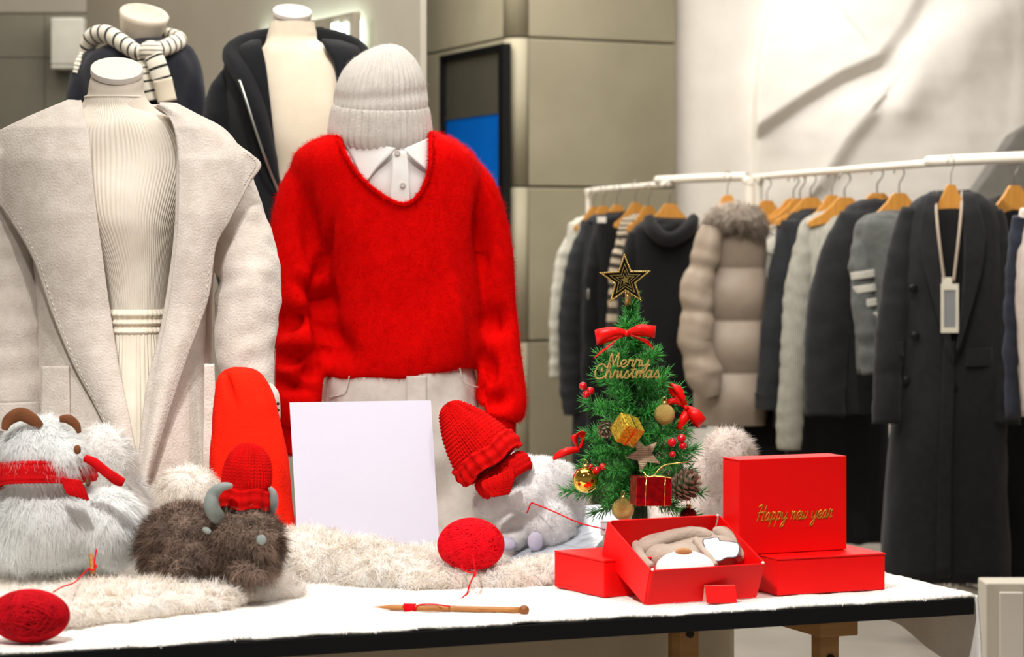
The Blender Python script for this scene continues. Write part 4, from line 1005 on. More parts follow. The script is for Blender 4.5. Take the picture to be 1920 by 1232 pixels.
toy_beanie('toy_beanie', 'red knitted beanie on the brown yak plush', P(459, 951, DY-.02), 43*s_, 116*s_, 36*s_, rot(.06, 'Y')@rot(-.05, 'X'), M_redknit, 22)

# ---- tall red felt hat
g = sil([(688, 436, 462, .008), (694, 418, 480, .022), (708, 407, 497, .032), (740, 402, 513, .04), (790, 398, 526, .045), (860, 394, 538, .05), (940, 391, 548, .055), (1010, 390, 556, .058), (1052, 390, 558, .058)], 4.58, 80, 90, 2.2)
c = P(432, 722, 4.58); dx = (g.v[:, 0]-c[0]); dz = g.v[:, 2]-c[2]
g.v += vnormals(g)*(-.012*np.exp(-((dx+.35*dz)/.007)**2-(dz/.03)**2)*(g.v[:, 1] < 4.58)+.002*noise(g.v, 30, 131))[:, None]
g.v[:, 2] = np.maximum(g.v[:, 2], ZT+.01)
single('felt_hat', fur(g, 9000, 2, .0035, .0005, lay=.6, jitter=.5, droop=.05, radius=.003, seed=132, segs=1), M_redfelt, 'tall rounded red felt hat standing behind the yak plush', 'hat')

# ---- blank white board
M_gloss = mat('white_acrylic', '#c6c3d2', .12, '#c4c1d0', 3, spec=.5)
A = np.array([[P(543, 755, 4.475), P(808, 751, 4.475)], [P(560, 1052, 4.42), P(826, 1056, 4.42)]])
uu = np.linspace(0, 1, 3)[None, :, None]; A = A[:, :1]*(1-uu)+A[:, 1:]*uu
single('sign_board', solid_grid(A, .005), M_gloss, 'blank glossy white board propped up on the fur throw', 'sign board', smooth=False)

# ---- yarn balls, strands and needles
def windings(rx, ry, rz, loops, r, seed, tilt=1.2, spread=.35):
    rr = np.random.default_rng(seed); g = G(); t = np.linspace(0, 2*np.pi, 49)
    for i in range(loops):
        ax = unit(rr.normal(size=3)*np.array([1, tilt, 1])); u = unit(np.cross(ax, [.3, .5, .8])); w = np.cross(ax, u); off = rr.uniform(-spread, spread)
        k = math.sqrt(1-off*off); p = (u*np.cos(t)[:, None]+w*np.sin(t)[:, None])*k+ax*off
        p = p*np.array([rx, ry, rz])*rr.uniform(.985, 1.02); g = g+tube(p, r, 5, caps=False)
    return g
DYB = 4.14
yb1 = thing('yarn_ball', 'round red yarn ball resting on the fur throw beside the white board', 'yarn ball', P(882, 1072, DYB))
s_ = px2m(DYB); c = P(883, 1022, DYB)
obj('core', ell(c, (60*s_, 58*s_, 48*s_), 40, 28), M_yarn, yb1)
obj('windings', windings(61*s_, 59*s_, 49*s_, 150, .0011, 141, 1, .6).move(c), M_yarn, yb1, kind='stuff')
path = [P(866, 1058, DYB-.05), P(868, 1068, DYB-.07), P(882, 1074, DYB-.09), P(890, 1072, DYB-.1), P(888, 1080, DYB-.14), P(880, 1098, 4.06), P(876, 1112, 4.03), P(866, 1122, 3.99), P(858, 1136, 3.955)]
obj('loose_strand', tube(path, .0012, 6, 60), M_yarn, yb1)
path = [P(886, 1040, DYB-.055), P(889, 1055, DYB-.065), P(892, 1075, DYB-.09), P(888, 1082, DYB-.13)]
obj('loose_strand', tube(path, .0012, 6, 30), M_yarn, yb1)
ZN = ZT+.012
na, nb_ = on_plane(700, 1138, ZN), on_plane(975, 1144, ZN)
nd_ = thing('knitting_needle', 'wooden knitting needle with a round knob and red yarn wrapped on it', 'knitting needle', (na+nb_)/2-np.array([0, 0, .005]))
ax = unit(nb_-na); L_ = np.linalg.norm(nb_-na)
pth = [na+ax*L_*t for t in (0, .05, .12, .16, .6, 1)]
obj('shaft', tube(pth, [.0004, .0018, .0037, .0042, .0043, .0043], 16, 40), M_bamboo, nd_)
obj('knob', ell(nb_+ax*.006, (.0075, .0075, .0075), 20, 14), mat('bamboo_knob', '#8a5226', .4, '#6f3f1c', 20), nd_)
hx = G(); t = np.linspace(0, 2*np.pi*9, 240); q0 = na+ax*L_*.21; side1 = unit(np.cross(ax, [0, 0, 1])); side2 = np.cross(side1, ax)
hp = q0+ax*(t/(2*np.pi*9)*.018)[:, None]+(side1*np.cos(t)[:, None]+side2*np.sin(t)[:, None])*.0052
obj('yarn_wrap', tube(hp, .0012, 6), M_yarn, nd_, label='red yarn wound around the shaft')
pw = [hp[-1], na+ax*L_*.32+np.array([0, -.002, .005]), na+ax*L_*.42+np.array([0, -.003, .006]), na+ax*L_*.52+np.array([0, -.004, .004]), P(858, 1136, 3.955)]
obj('loose_strand', tube(pw, .0012, 6, 40), M_yarn, nd_)
# crimson skein at the front left
DS = 3.56
ys = thing('yarn_skein', 'crimson yarn skein at the front left edge of the table', 'yarn skein', P(58, 1206, DS))
s_ = px2m(DS); c = P(55, 1155, DS); rr = np.random.default_rng(145)
obj('core', ell(c, (72*s_, 50*s_, 47*s_), 40, 24), M_yarn2, ys)
g = G(); t = np.linspace(0, 2*np.pi, 49)
for i in range(150):
    tilt = rr.normal(0, .22)+(.5 if i % 3 == 0 else -.25); off = rr.uniform(-.8, .8)
    k = math.sqrt(1-off*off); p = np.stack([np.cos(t)*k, np.full(49, 0.), np.sin(t)*k], -1); p[:, 1] = off
    if i % 4 == 0: p = p[:, [1, 0, 2]]
    p = p@np.array(Euler((tilt, rr.normal(0, .2), rr.normal(0, .25))).to_matrix()).T
    g = g+tube(p*np.array([73*s_, 51*s_, 48*s_])*rr.uniform(.99, 1.025), .0012, 5, caps=False)
obj('windings', g.move(c), M_yarn2, ys, kind='stuff')
obj('loose_strand', tube([P(100, 1110, DS+.03), P(118, 1100, DS+.1), P(140, 1092, DS+.2), P(158, 1074, 3.9), P(170, 1066, 3.93), P(178, 1062, 3.925)], .0011, 6, 60), M_yarn, ys)
# clothes-peg shaped wooden needle end by the goat
pg = thing('wooden_peg', 'short wooden needle end with a dark knob in front of the goat plush', 'peg', P(174, 1090, 3.93))
obj('shaft', pxtube([(170, 1040, 4, 3.95), (172, 1055, 5, 3.94), (174, 1066, 6, 3.93), (173, 1078, 5, 3.93)], 14, 20), M_bamboo, pg)
obj('knob', E(174, 1083, 3.925, 9, 7), M_brownfelt, pg)
obj('yarn_tie', tube([P(166, 1066, 3.925), P(174, 1069, 3.915), P(181, 1062, 3.925), P(177, 1055, 3.93), P(181, 1030, 3.94)], .0012, 6, 30), M_yarn, pg)

# ---- grey satin sheet with the bear
M_satin = mat('silver_satin', '#c6ccd6', .3, '#aeb5c0', 9, .2, 40, metal=.2, stretch=(1, 6, 1))
C4 = [P(925, 1062, 4.42), P(1118, 1030, 4.3), P(985, 975, 4.85), P(1215, 930, 4.72)]
s = np.linspace(0, 1, 40)[None, :, None]; t = np.linspace(0, 1, 40)[:, None, None]
A = (C4[0]*(1-s)+C4[1]*s)*(1-t)+(C4[2]*(1-s)+C4[3]*s)*t
A[..., 2] += .012*np.sin(np.pi*t[..., 0])*np.sin(np.pi*s[..., 0])+.003*np.sin(A[..., 0]*60)
A[..., 2] = np.maximum(A[..., 2], ZT+.012)
single('satin_sheet', solid_grid(A, .003), M_satin, 'silver grey satin sheet under the white bear plush', 'fabric sheet')
DBe = 4.5
be = thing('bear_plush', 'white bear plush facing left under a floppy red knitted hat', 'plush toy', P(1000, 1034, DBe))
bb = blobs([E(1015, 925, DBe, 70, 68, 68), E(965, 912, DBe, 60, 62, 62), E(925, 935, DBe-.01, 34, 34, 40), E(905, 945, DBe-.01, 18, 20, 25), E(1035, 985, DBe-.06, 46, 44, 30), E(968, 985, DBe-.02, 38, 46, 40), E(1070, 950, DBe+.02, 26, 46, 40), E(985, 935, DBe-.07, 38, 22, 24, (0, .5, 0)), E(1060, 888, DBe+.02, 20, 22, 20), E(960, 1010, DBe-.05, 26, 18, 22)], .006, 5)
obj('body', fur(bb, 12000, 5, .0095, .0007, comb=toward(.3, -.2, -.6, .9, 9), lay=.5, jitter=.45, droop=.15, radius=.003, seed=150), mat('bear_fur', '#ffffff', .95, '#f6f1f2', 40, strandvar=.4, sub=.35, thin=.22), be)
M_pad = mat('lavender_felt', '#b9b3c4', .9, '#a8a1b5', 30, .3, 400)
obj('foot_pad', E(1004, 1015, DBe-.095, 15, 18, 8), M_pad, be); obj('foot_pad', E(952, 1020, DBe-.07, 16, 13, 8), M_pad, be)
obj('nose', E(894, 946, DBe-.02, 5, 6, 6), M_pad, be)
s_ = px2m(DBe-.03)
hb = P(924, 872, DBe-.06)
toy_beanie('floppy_hat', 'large red knitted hat pulled over the white bear plush', hb, 58*s_, 138*s_, 36*s_, rot(-.66, 'Y')@rot(-.1, 'X')@rot(.4, 'Z'), M_redknit, 34, pointy=True)
bs = thing('knit_scarf', 'chunky red knitted scarf bunched under the hat on the white bear', 'scarf', P(945, 930, DBe-.07))
Rr = hat_rings([(46*s_, -20*s_), (53*s_, -14*s_), (56*s_, 0), (54*s_, 12*s_), (47*s_, 18*s_)], 50, 270)
gg = stitched(Rr, 30, 6, .003); gg.t = np.zeros((0, 3), int)
obj('wrap', gg.xf(rot(-.62, 'Y')@rot(-.15, 'X')).move(P(944, 890, DBe-.05)), M_redknit, bs)
obj('end', knit_strip([(905, 905, DBe-.125), (908, 916, DBe-.128), (926, 930, DBe-.125)], [(962, 880, DBe-.125), (962, 898, DBe-.128), (952, 925, DBe-.12)], 44, 60, .008, 6, .0014), M_redknit, bs)
st_ = thing('yarn_strand', 'single red yarn strand stretched from the bear to the clear clip', 'yarn', P(1060, 990, 4.3))
obj('strand', tube([P(988, 962, DBe-.085), P(996, 944, DBe-.1), P(1003, 945, DBe-.1), P(1040, 960, 4.34), P(1085, 980, 4.26), P(1132, 992, 4.2)], .0011, 6, 60), M_yarn, st_)
M_clear = mat('clear_acrylic', '#d8d2d4', .1, '#d0cacc', 3, trans=.6, spec=.5)
cp = thing('clear_clip', 'small clear acrylic clip behind the open red box', 'clip', P(1137, 1003, 4.2))
p, q = P(1126, 979, 4.2), P(1152, 1003, 4.2)
obj('block', box((p[0], 4.19, q[2]), (q[0], 4.21, p[2])), M_clear, cp, smooth=False, bevel=.001)
obj('pin', tube([P(1132, 992, 4.188), P(1132, 992, 4.2)], .002, 10), M_steel, cp)
obj('post', box((p[0]+.004, 4.195, ZT+.004), (p[0]+.010, 4.205, q[2])), M_clear, cp, smooth=False)

# ---- red gift boxes
M_box = mat('red_card', '#e40404', .5, '#de0303', 4, .04, 300, spec=.2)
M_boxin = mat('red_card_inside', '#e40606', .6, '#de0505', 4, spec=.15)
M_paper = mat('white_paper', '#f4efe8', .7)
M_goldink = mat('gold_foil_ink', '#c98a2a', .35, '#b87a20', 60, metal=.6)
M_pinkpaper = mat('pale_pink_paper', '#f0b8a8', .7)
BL, BW, BH = .187, .145, .056
def oriented(o, ax, ay, az, x0, x1, y0, y1, z0, z1):
    f = lambda x, y, z: o+ax*x+ay*y+az*z
    return hexa([f(x0, y0, z0), f(x1, y0, z0), f(x1, y1, z0), f(x0, y1, z0)], [f(x0, y0, z1), f(x1, y0, z1), f(x1, y1, z1), f(x0, y1, z1)])
def axes(yaw): c, s = math.cos(yaw), math.sin(yaw); return np.array([c, s, 0]), np.array([-s, c, 0]), np.array([0, 0, 1.])
ZB = ZT+.007
def closed_box(name, label, o, yaw, standing=False):
    ax, ay, az = axes(yaw); t = thing(name, label, 'gift box', o+ax*BL/2+ay*(BH if standing else BW)/2, 'red gift boxes')
    if standing:
        obj('body', oriented(o, ax, ay, az, .001, BL-.001, .003, BH, 0, BW-.003), M_box, t, smooth=False, bevel=.0012)
        obj('lid', oriented(o, ax, ay, az, 0, BL, 0, .0027, .0005, BW), M_box, t, smooth=False, bevel=.001)
        obj('lid_hinge', oriented(o, ax, ay, az, 0, BL, .0005, BH, BW-.0027, BW), M_box, t, smooth=False, bevel=.001)
    else:
        obj('body', oriented(o, ax, ay, az, .001, BL-.001, .001, BW, 0, BH-.003), M_box, t, smooth=False, bevel=.0012)
        obj('lid', oriented(o, ax, ay, az, 0, BL, -.0005, BW, BH-.0027, BH), M_box, t, smooth=False, bevel=.001)
    return t, ax, ay, az
y2 = math.radians(22)
closed_box('gift_box', 'flat red gift box lying at the right end of the table', on_plane(1457, 1117, ZB), y2)
ob = on_plane(1386, 1042, ZB+BH); tb2, ax, ay, az = closed_box('gift_box', 'upright red gift box with gold Happy new year lettering', ob+np.array([0, 0, .0005]), math.radians(23), True)
# gold lettering on the lid
strokes, wtot = glyph_strokes('Happy new year', .28)
g = G(); sx = .113*(BL/.172)*1.07/wtot
x_off = .029; zbase = .051
for s in strokes:
    pts = cat(s, 10*len(s)); pts = np.stack([pts[:, 0]*sx+x_off, pts[:, 1]*sx*1.05+zbase], -1)
    tg = np.gradient(pts, axis=0); nb2 = np.array([.55, .83])                   # broad pen held at an angle
    wv = .0007+.0011*np.abs(tg[:, 0]*nb2[1]-tg[:, 1]*nb2[0])/np.maximum(np.hypot(tg[:, 0], tg[:, 1]), 1e-9)
    nr = np.stack([-tg[:, 1], tg[:, 0]], -1); nr /= np.maximum(np.linalg.norm(nr, axis=1, keepdims=True), 1e-9)
    a, b = pts-nr*wv[:, None], pts+nr*wv[:, None]
    A = np.stack([a, b], 1); W3 = ob+ax*A[..., :1]+az*A[..., 1:]-ay*.0004
    g = g+solid_grid(W3, .0004)
obj('lettering', g, M_goldink, tb2, label='gold script reading Happy new year', kind='stuff')
o3 = on_plane(1132, 1121, ZB)
closed_box('gift_box', 'red gift box half hidden behind the open box at its left', o3, math.radians(30))
# open box, tipped back against the left box
yaw = math.radians(25); al = math.radians(23)
ax, ay0, az0 = axes(yaw); ay = ay0*math.cos(al)+az0*math.sin(al); az = az0*math.cos(al)-ay0*math.sin(al)
oo = on_plane(1210, 1133, ZB); W_, D_, H_ = .186, .148, .058; th = .0028
opn = thing('open_gift_box', 'open red gift box tipped towards the viewer with a plush folded inside', 'gift box', oo)
obj('floor_panel', oriented(oo, ax, ay, az, .004, W_-.004, .004, D_-.004, 0, th), M_boxin, opn, smooth=False)
fl3 = .010        # walls flare out
def wall(p0, p1, outv, nm):
    a0, a1 = p0, p1; b0, b1 = p0+outv+az*H_, p1+outv+az*H_; n = unit(np.cross(p1-p0, az*H_+outv))*th
    m = obj(nm, hexa([a0, a1, a1+n, a0+n], [b0, b1, b1+n, b0+n]), M_box, opn, smooth=False, bevel=.0008); return m
f = lambda x, y, z=0: oo+ax*x+ay*y+az*z
wall(f(0, 0), f(W_, 0), ax*0-ay*0.0, 'front_wall'); wall(f(W_, D_), f(0, D_), ay*0.0, 'back_wall')
wall(f(0, D_), f(0, 0), -ax*.002, 'side_wall'); wall(f(W_, 0), f(W_, D_), ax*.002, 'side_wall')
for (x, y) in ((0, 0), (W_, 0), (0, D_), (W_, D_)):
    obj('corner_tab', ell(f(x, y, H_), (.0024, .0024, .0024), 10, 8), M_paper, opn)
tg_ = on_plane(1325, 1131, ZB); ax2, ay2, az2 = axes(math.radians(10)); tw, td, th2 = .046, .022, .024
tc = thing('folded_card', 'small red folded tent card in front of the open box', 'card', tg_)
F_ = lambda x, y, z: tg_+ax2*x+ay2*y+az2*z
obj('front_leaf', solid_grid(np.array([[F_(0, 0, 0), F_(tw, 0, 0)], [F_(0, td/2, th2), F_(tw, td/2, th2)]]), .0012), M_box, tc, smooth=False)
obj('back_leaf', solid_grid(np.array([[F_(0, td/2+.001, th2), F_(tw, td/2+.001, th2)], [F_(0, td, 0), F_(tw, td, 0)]]), .0012), M_pinkpaper, tc, smooth=False)
# plush blanket in the open box
M_taupe = mat('taupe_plush', '#b3a496', .95, '#a29384', 40, .5, 300, sheen=.4)
M_wplush = mat('white_plush', '#f5f2ef', .95, '#ebe6e2', 40, .4, 300, sheen=.3)
M_tan = mat('tan_plush', '#b98a58', .95, '#a87a4a', 40, .4, 300, sheen=.3)
M_piping = mat('grey_piping', '#6d6670', .8)
def dz(py): return 3.985+(1072-py)/100*.115
pl = thing('plush_blanket', 'taupe and white plush baby blanket folded inside the open red box', 'blanket', f(W_/2, D_/2, .004))
def pt(pts, n=22, m=44, fl=1.): return pxtube([(a, b, r, dz(b)+.012+(e[0] if e else 0)) for a, b, r, *e in pts], n, m, fl)
body = remesh(E(1300, 1040, 4.06, 92, 26, 40, (0, -.05, 0))+E(1240, 1045, 4.05, 40, 26, 30)+E(1350, 1035, 4.06, 44, 32, 30)+E(1300, 1015, 4.09, 80, 22, 26), .004, 4)
obj('folded_body', body, M_taupe, pl)
obj('hood_roll', remesh(pt([(1196, 1032, 11), (1212, 1016, 12), (1240, 999, 13), (1268, 988, 12), (1288, 987, 9), (1300, 993, 4)])+pt([(1200, 1034, 9), (1232, 1018, 11), (1262, 1006, 13), (1300, 1000, 13), (1322, 1002, 12), (1332, 1008, 7)]), .0035, 3), M_taupe, pl)
obj('hood_roll', pt([(1190, 1012, 6), (1193, 1024, 8), (1199, 1038, 9), (1208, 1052, 9), (1222, 1063, 8)]), M_taupe, pl)
obj('sleeve', remesh(pt([(1336, 995, 7), (1352, 998, 13), (1372, 1010, 16), (1388, 1020, 13), (1395, 1014, 7)])+pt([(1395, 1005, 6), (1392, 1025, 9), (1386, 1048, 10)]), .0035, 3), M_taupe, pl)
belly = E(1285, 1066, 3.99, 56, 34, 18, (-.35, 0, 0)); obj('white_belly', belly, M_wplush, pl)
obj('tan_spot', E(1282, 1037, 3.995, 17, 9, 13, (-.6, 0, 0)), M_tan, pl)
A = np.array([(1318, 1014), (1330, 1010), (1345, 1008), (1350, 1014), (1370, 1016), (1384, 1020), (1386, 1032), (1380, 1044), (1362, 1046), (1350, 1052), (1338, 1050), (1326, 1036)], float)
oc = cat(A, 60, True); ctr = oc.mean(0)
rad = np.linspace(1, 0, 8)[:, None, None]; XY = ctr+(oc-ctr)[None]*rad
R = PA(XY[..., 0], XY[..., 1], dz(XY[..., 1])-.012-.006*(1-rad[..., 0]**2)); obj('white_patch', loft(R, False, True), M_wplush, pl)
obj('patch_piping', tube(np.vstack([R[0], R[0][:2]]), .0012, 6), M_piping, pl)
obj('seam_fold', pt([(1304, 1012, 7, -.015), (1318, 1030, 6, -.018), (1332, 1046, 6, -.02), (1342, 1060, 5, -.02)]), M_taupe, pl)
# ================================================================== small Christmas tree and its ornaments
DT = 4.3
M_needle = mat('green_needles', '#55b84c', .45, '#16702c', 40, strandvar=.85, spec=.4, sub=.2)
M_wire = mat('branch_wire', '#3c4a2a', .7)
M_trunk = mat('trunk_green', '#1d3a20', .8)
M_gold = mat('gold_metal', '#e8cc78', .2, '#dcbc60', 20, metal=1)
M_golddk = mat('antique_gold', '#c9b276', .35, '#a58c50', 60, metal=.85)
M_goldgl = mat('gold_glitter', '#dcc27a', .35, '#a88a44', 900, .8, 1400, metal=.85, detail=2)
M_darkgold = mat('dark_bronze', '#2c2412', .35, '#1e180c', 40, metal=.6)
M_ribbon = mat('red_satin_ribbon', '#ea0c08', .4, '#d00805', 20, .05, 200, spec=.3)
M_berry = mat('red_berry', '#d8081a', .15, '#b80614', 30, spec=.6)
M_foilred = mat('red_foil', '#c8141a', .22, '#8e0c12', 90, .5, 120, metal=.75)
M_foilgold = mat('gold_foil', '#f8d648', .2, '#b89420', 260, .9, 300, metal=.85)
M_cone = mat('pine_cone', '#a58a78', .8, '#6e5444', 60, .3, 300)
M_darkred = mat('dark_red_glass', '#6a0a10', .12, '#560810', 10, metal=.7)
M_woodstar = mat('ridged_wood', '#b9a489', .7, '#8f7b62', 40, .2, 300)
def tree_r(py): return np.interp(py, [560, 590, 640, 665, 690, 730, 765, 800, 840, 880, 915, 945, 975], [8, 24, 30, 56, 76, 84, 94, 112, 120, 126, 136, 130, 90])*DT/FPX
def tree_x(py): return np.interp(py, [560, 690, 900], [1178, 1186, 1200])
def tfront(px, py, k=.85):
    dx = (px-tree_x(py))*DT/FPX; return DT-k*math.sqrt(max(tree_r(py)**2-dx*dx, .0004))
tr = thing('christmas_tree', 'small green artificial Christmas tree behind the open red box', 'Christmas tree', on_plane(1200, 440+(HC-ZT)*FPX/DT, ZT+.004))
bx_ = tr.location.x
obj('trunk', tube([(P(1200, 0, DT)[0], DT, ZT+.006), P(1198, 900, DT), P(1186, 700, DT), P(1178, 570, DT)], [.016, .011, .007, .003], 12, 40), M_trunk, tr)
obj('foot', lathe([(.0001, .005), (.055, .005), (.055, .012), (.03, .02), (.018, .035), (.0001, .035)], 30).move((bx_, DT, ZT)), M_trunk, tr)
def needle_branch(L, n, ln, seed, upright=False):
    r = np.random.default_rng(seed); t = r.uniform(.06, 1, n)**.9; a = r.uniform(0, 2*np.pi, n)
    bend = -.10*L
    px = np.stack([t*L, 0*t, bend*t*t], -1)
    fwd = np.where(t > .9, 1.3, .75)+r.normal(0, .15, n); rad = np.stack([0*a, np.cos(a), np.sin(a)], -1)
    d = unit(rad+fwd[:, None]*np.array([1, 0, 0])+r.normal(size=(n, 3))*.14); l = ln*r.uniform(.7, 1.15, n)
    w = unit(np.cross(d, r.normal(size=(n, 3))))*.00075; w2 = unit(np.cross(d, w))*.00075
    mid = px+d*l[:, None]*.6
    tip = px+d*l[:, None]; V = np.stack([px+w, px-w*.5+w2*.87, px-w*.5-w2*.87, mid+w, mid-w*.5+w2*.87, mid-w*.5-w2*.87, tip], 1).reshape(-1, 3); b = np.arange(n)*7
    Q = np.concatenate([np.stack([b+i, b+(i+1) % 3, b+3+(i+1) % 3, b+3+i], -1) for i in range(3)])
    T = np.concatenate([np.stack([b+3+i, b+3+(i+1) % 3, b+6], -1) for i in range(3)])
    uv = np.repeat(np.stack([r.random(n), r.random(n)], -1), 7, 0)
    g = G(V, Q, T, uv); tt = np.linspace(0, 1, 8)
    return g+tube(np.stack([tt*L, 0*tt, bend*tt*tt], -1), np.linspace(.0016, .0009, 8), 5)
VAR = {}
def branch_mesh(L):
    k = round(L/.012)
    if k not in VAR:
        me = to_mesh('branch', needle_branch(k*.012, int(45+900*k*.012), .0225, 300+k)); me.materials.append(M_needle); VAR[k] = me
    return VAR[k]
def add_branch(base, L, yaw, pitch, roll):
    o = bpy.data.objects.new('branch', branch_mesh(L)); COL.objects.link(o); o.parent = tr
    o.location = Vector(base)-tr.location; o.rotation_euler = (Matrix.Rotation(yaw, 4, 'Z')@Matrix.Rotation(-pitch, 4, 'Y')@Matrix.Rotation(roll, 4, 'X')).to_euler()
r_ = np.random.default_rng(9)
for (py, n, pitch) in ((622, 4, .9), (652, 5, .75), (682, 6, .5), (712, 7, .42), (742, 7, .36), (774, 8, .3), (806, 8, .22), (838, 9, .15), (868, 9, .1), (898, 9, .05), (922, 9, -.02)):
    for k in range(n):
        yaw = 2*np.pi*(k+r_.uniform(-.25, .25))/n+py*.37; R = tree_r(py)-.009
        L = max(.02, R*r_.uniform(.75, 1.1)/max(.55, math.cos(pitch)))
        add_branch(P(tree_x(py), py+8, DT), L, yaw, pitch+r_.normal(0, .12), r_.uniform(0, 6.28))
for (py, L) in ((690, .06), (650, .05), (615, .045), (602, .03)): add_branch(P(tree_x(py), py, DT), L, .3, 1.5, py)

# star topper
sp_ = thing('star_topper', 'gold openwork star on top of the Christmas tree', 'star', P(1178, 570, DT-.01))
def star(R, r, rotd, n=5):
    a = np.arange(2*n)*np.pi/n+np.pi/2+rotd; q = np.where(np.arange(2*n) % 2 == 0, R, r); return np.stack([q*np.cos(a), q*np.sin(a)], -1)
sc_ = DT/FPX; c = P(1172, 525, DT-.02)
def star_ring(R, w, y0, y1):
    A = star(R, R*.41, .03); B = star(R-w*2.2, (R-w*2.2)*.41, .03); n = len(A); k = np.arange(n); j = (k+1) % n
    v = [np.stack([q[:, 0], np.full(n, y), q[:, 1]], -1) for q, y in ((A, y0), (B, y0), (A, y1), (B, y1))]
    V = np.vstack(v); Q = np.vstack([np.stack([k, j, j+n, k+n], -1), np.stack([k+2*n, k+3*n, j+3*n, j+2*n], -1), np.stack([k, k+2*n, j+2*n, j], -1), np.stack([k+n, j+n, j+3*n, k+3*n], -1)])
    return G(V, Q).move(c)
obj('star_plate', prism(star(46*sc_, 19*sc_, .03), .001, .003).move(c), M_darkgold, sp_, smooth=False)
obj('outer_rim', star_ring(51*sc_, 4.0*sc_, -.004, .004), M_golddk, sp_, smooth=False)
beads = G()
ou = star(47*sc_, 19.2*sc_, .03)
for k in range(10):
    for t in np.linspace(0, 1, 11)[:-1]:
        q = ou[k]*(1-t)+ou[(k+1) % 10]*t; beads = beads+ell(c+np.array([q[0], -.0042, q[1]]), (.0011,)*3, 6, 5)
obj('beading', beads, M_gold, sp_, kind='stuff')
obj('inner_rim', star_ring(31*sc_, 1.6*sc_, -.003, .002), M_golddk, sp_, smooth=False)
obj('inner_rim', star_ring(19*sc_, 1.2*sc_, -.003, .002), M_golddk, sp_, smooth=False)
obj('center_star', prism(star(9*sc_, 4*sc_, .2), -.0045, .002).move(c), M_gold, sp_, smooth=False)
obj('socket', tube([P(1177, 544, DT-.015), P(1178, 572, DT-.012)], [.0045, .0055], 14), M_golddk, sp_)

def ribbon(path, hw, m=40, th=.0008):
    """path rows px,py,depth, half-width vector px (dx,dy)"""
    p = cat([q[:3] for q in path], m); w = cat([q[3:5] for q in path], m)
    A = np.stack([PA(p[:, 0]-w[:, 0], p[:, 1]-w[:, 1], p[:, 2]), PA(p[:, 0], p[:, 1], p[:, 2]-.0012), PA(p[:, 0]+w[:, 0], p[:, 1]+w[:, 1], p[:, 2])], 1)
    return solid_grid(A, th)
d = DT-.045
bw = thing('ribbon_bow', 'red satin bow below the star at the top of the tree', 'bow', P(1174, 670, d))
obj('loop', ribbon([(1175, 624, d-.004, 0, 5), (1150, 622, d-.012, 1, 9), (1122, 630, d-.008, 2, 13), (1119, 634, d+.004, 2, 13), (1140, 632, d+.01, 1, 10), (1172, 626, d, 0, 5)], 0), M_ribbon, bw)
obj('loop', ribbon([(1176, 624, d-.004, 0, 5), (1200, 616, d-.012, -1, 8), (1224, 622, d-.008, -1, 11), (1227, 622, d+.004, -1, 11), (1205, 622, d+.01, 0, 9), (1178, 626, d, 0, 5)], 0), M_ribbon, bw)
obj('tail', ribbon([(1172, 628, d, -4, 3), (1152, 640, d-.01, -9, 6), (1135, 656, d-.012, -10, 8), (1121, 664, d-.008, -9, 9)], 0), M_ribbon, bw)
obj('tail', ribbon([(1180, 628, d, 4, 3), (1204, 638, d+.002, 7, 6), (1222, 648, d+.006, 6, 10)], 0), M_ribbon, bw)
obj('knot', E(1175, 625, d-.008, 5, 6, 5), M_ribbon, bw)
d = tfront(1268, 760, .5)
bw = thing('ribbon_bow', 'red satin bow hanging at the right side of the tree', 'bow', P(1275, 800, d))
obj('loop', ribbon([(1286, 764, d-.005, 4, 2), (1278, 745, d-.014, 8, 2), (1268, 724, d-.012, 10, 3), (1262, 722, d, 10, 3), (1266, 742, d+.008, 9, 2), (1284, 764, d, 4, 2)], 0), M_ribbon, bw)
obj('loop', ribbon([(1288, 764, d-.005, -3, 4), (1302, 776, d-.014, -7, 8), (1314, 790, d-.012, -7, 9), (1316, 794, d, -7, 9), (1300, 784, d+.006, -6, 7), (1288, 766, d, -3, 4)], 0), M_ribbon, bw)
obj('tail', ribbon([(1285, 762, d-.003, 0, 4), (1266, 752, d-.012, 1, 6), (1246, 757, d-.01, 1, 5)], 0), M_ribbon, bw)
obj('tail', ribbon([(1288, 766, d-.003, 4, 0), (1283, 784, d-.01, 9, 1), (1277, 806, d-.008, 9, 2)], 0), M_ribbon, bw)
obj('knot', E(1287, 764, d-.008, 5, 5, 5), M_ribbon, bw)
d = DT-.005
bw = thing('ribbon_bow', 'red satin bow tucked in the left side of the tree', 'bow', P(1070, 860, d))
obj('loop', ribbon([(1082, 840, d, 3, 3), (1076, 822, d-.008, 6, 2), (1084, 812, d-.008, 6, -4), (1094, 820, d, 5, -4), (1088, 840, d+.004, 3, 2)], 0), M_ribbon, bw)
obj('tail', ribbon([(1086, 842, d, 1, 5), (1064, 846, d-.006, 1, 7), (1046, 854, d-.004, 2, 6), (1037, 861, d, 1, 2)], 0), M_ribbon, bw)
# Merry Christmas lettering
d = tfront(1180, 690, 1.02)-.006
tx = thing('christmas_sign', 'gold glitter script sign reading Merry Christmas on the tree', 'sign', P(1175, 712, d))
for word, x0_, y0_, wpx, hpx in (('Merry', 1138, 688, 80, 13), ('Christmas', 1114, 709, 122, 13.5)):
    st_, wt = glyph_strokes(word, .12); g = G()
    for s in st_:
        q = cat(s, 12*len(s)); g = g+tube(PA(x0_+q[:, 0]/wt*wpx, y0_-q[:, 1]*hpx+(q[:, 0]/wt-.5)*-2, d-.002*np.sin(q[:, 0])), .00135, 6)
    obj('word', g, M_goldgl, tx)
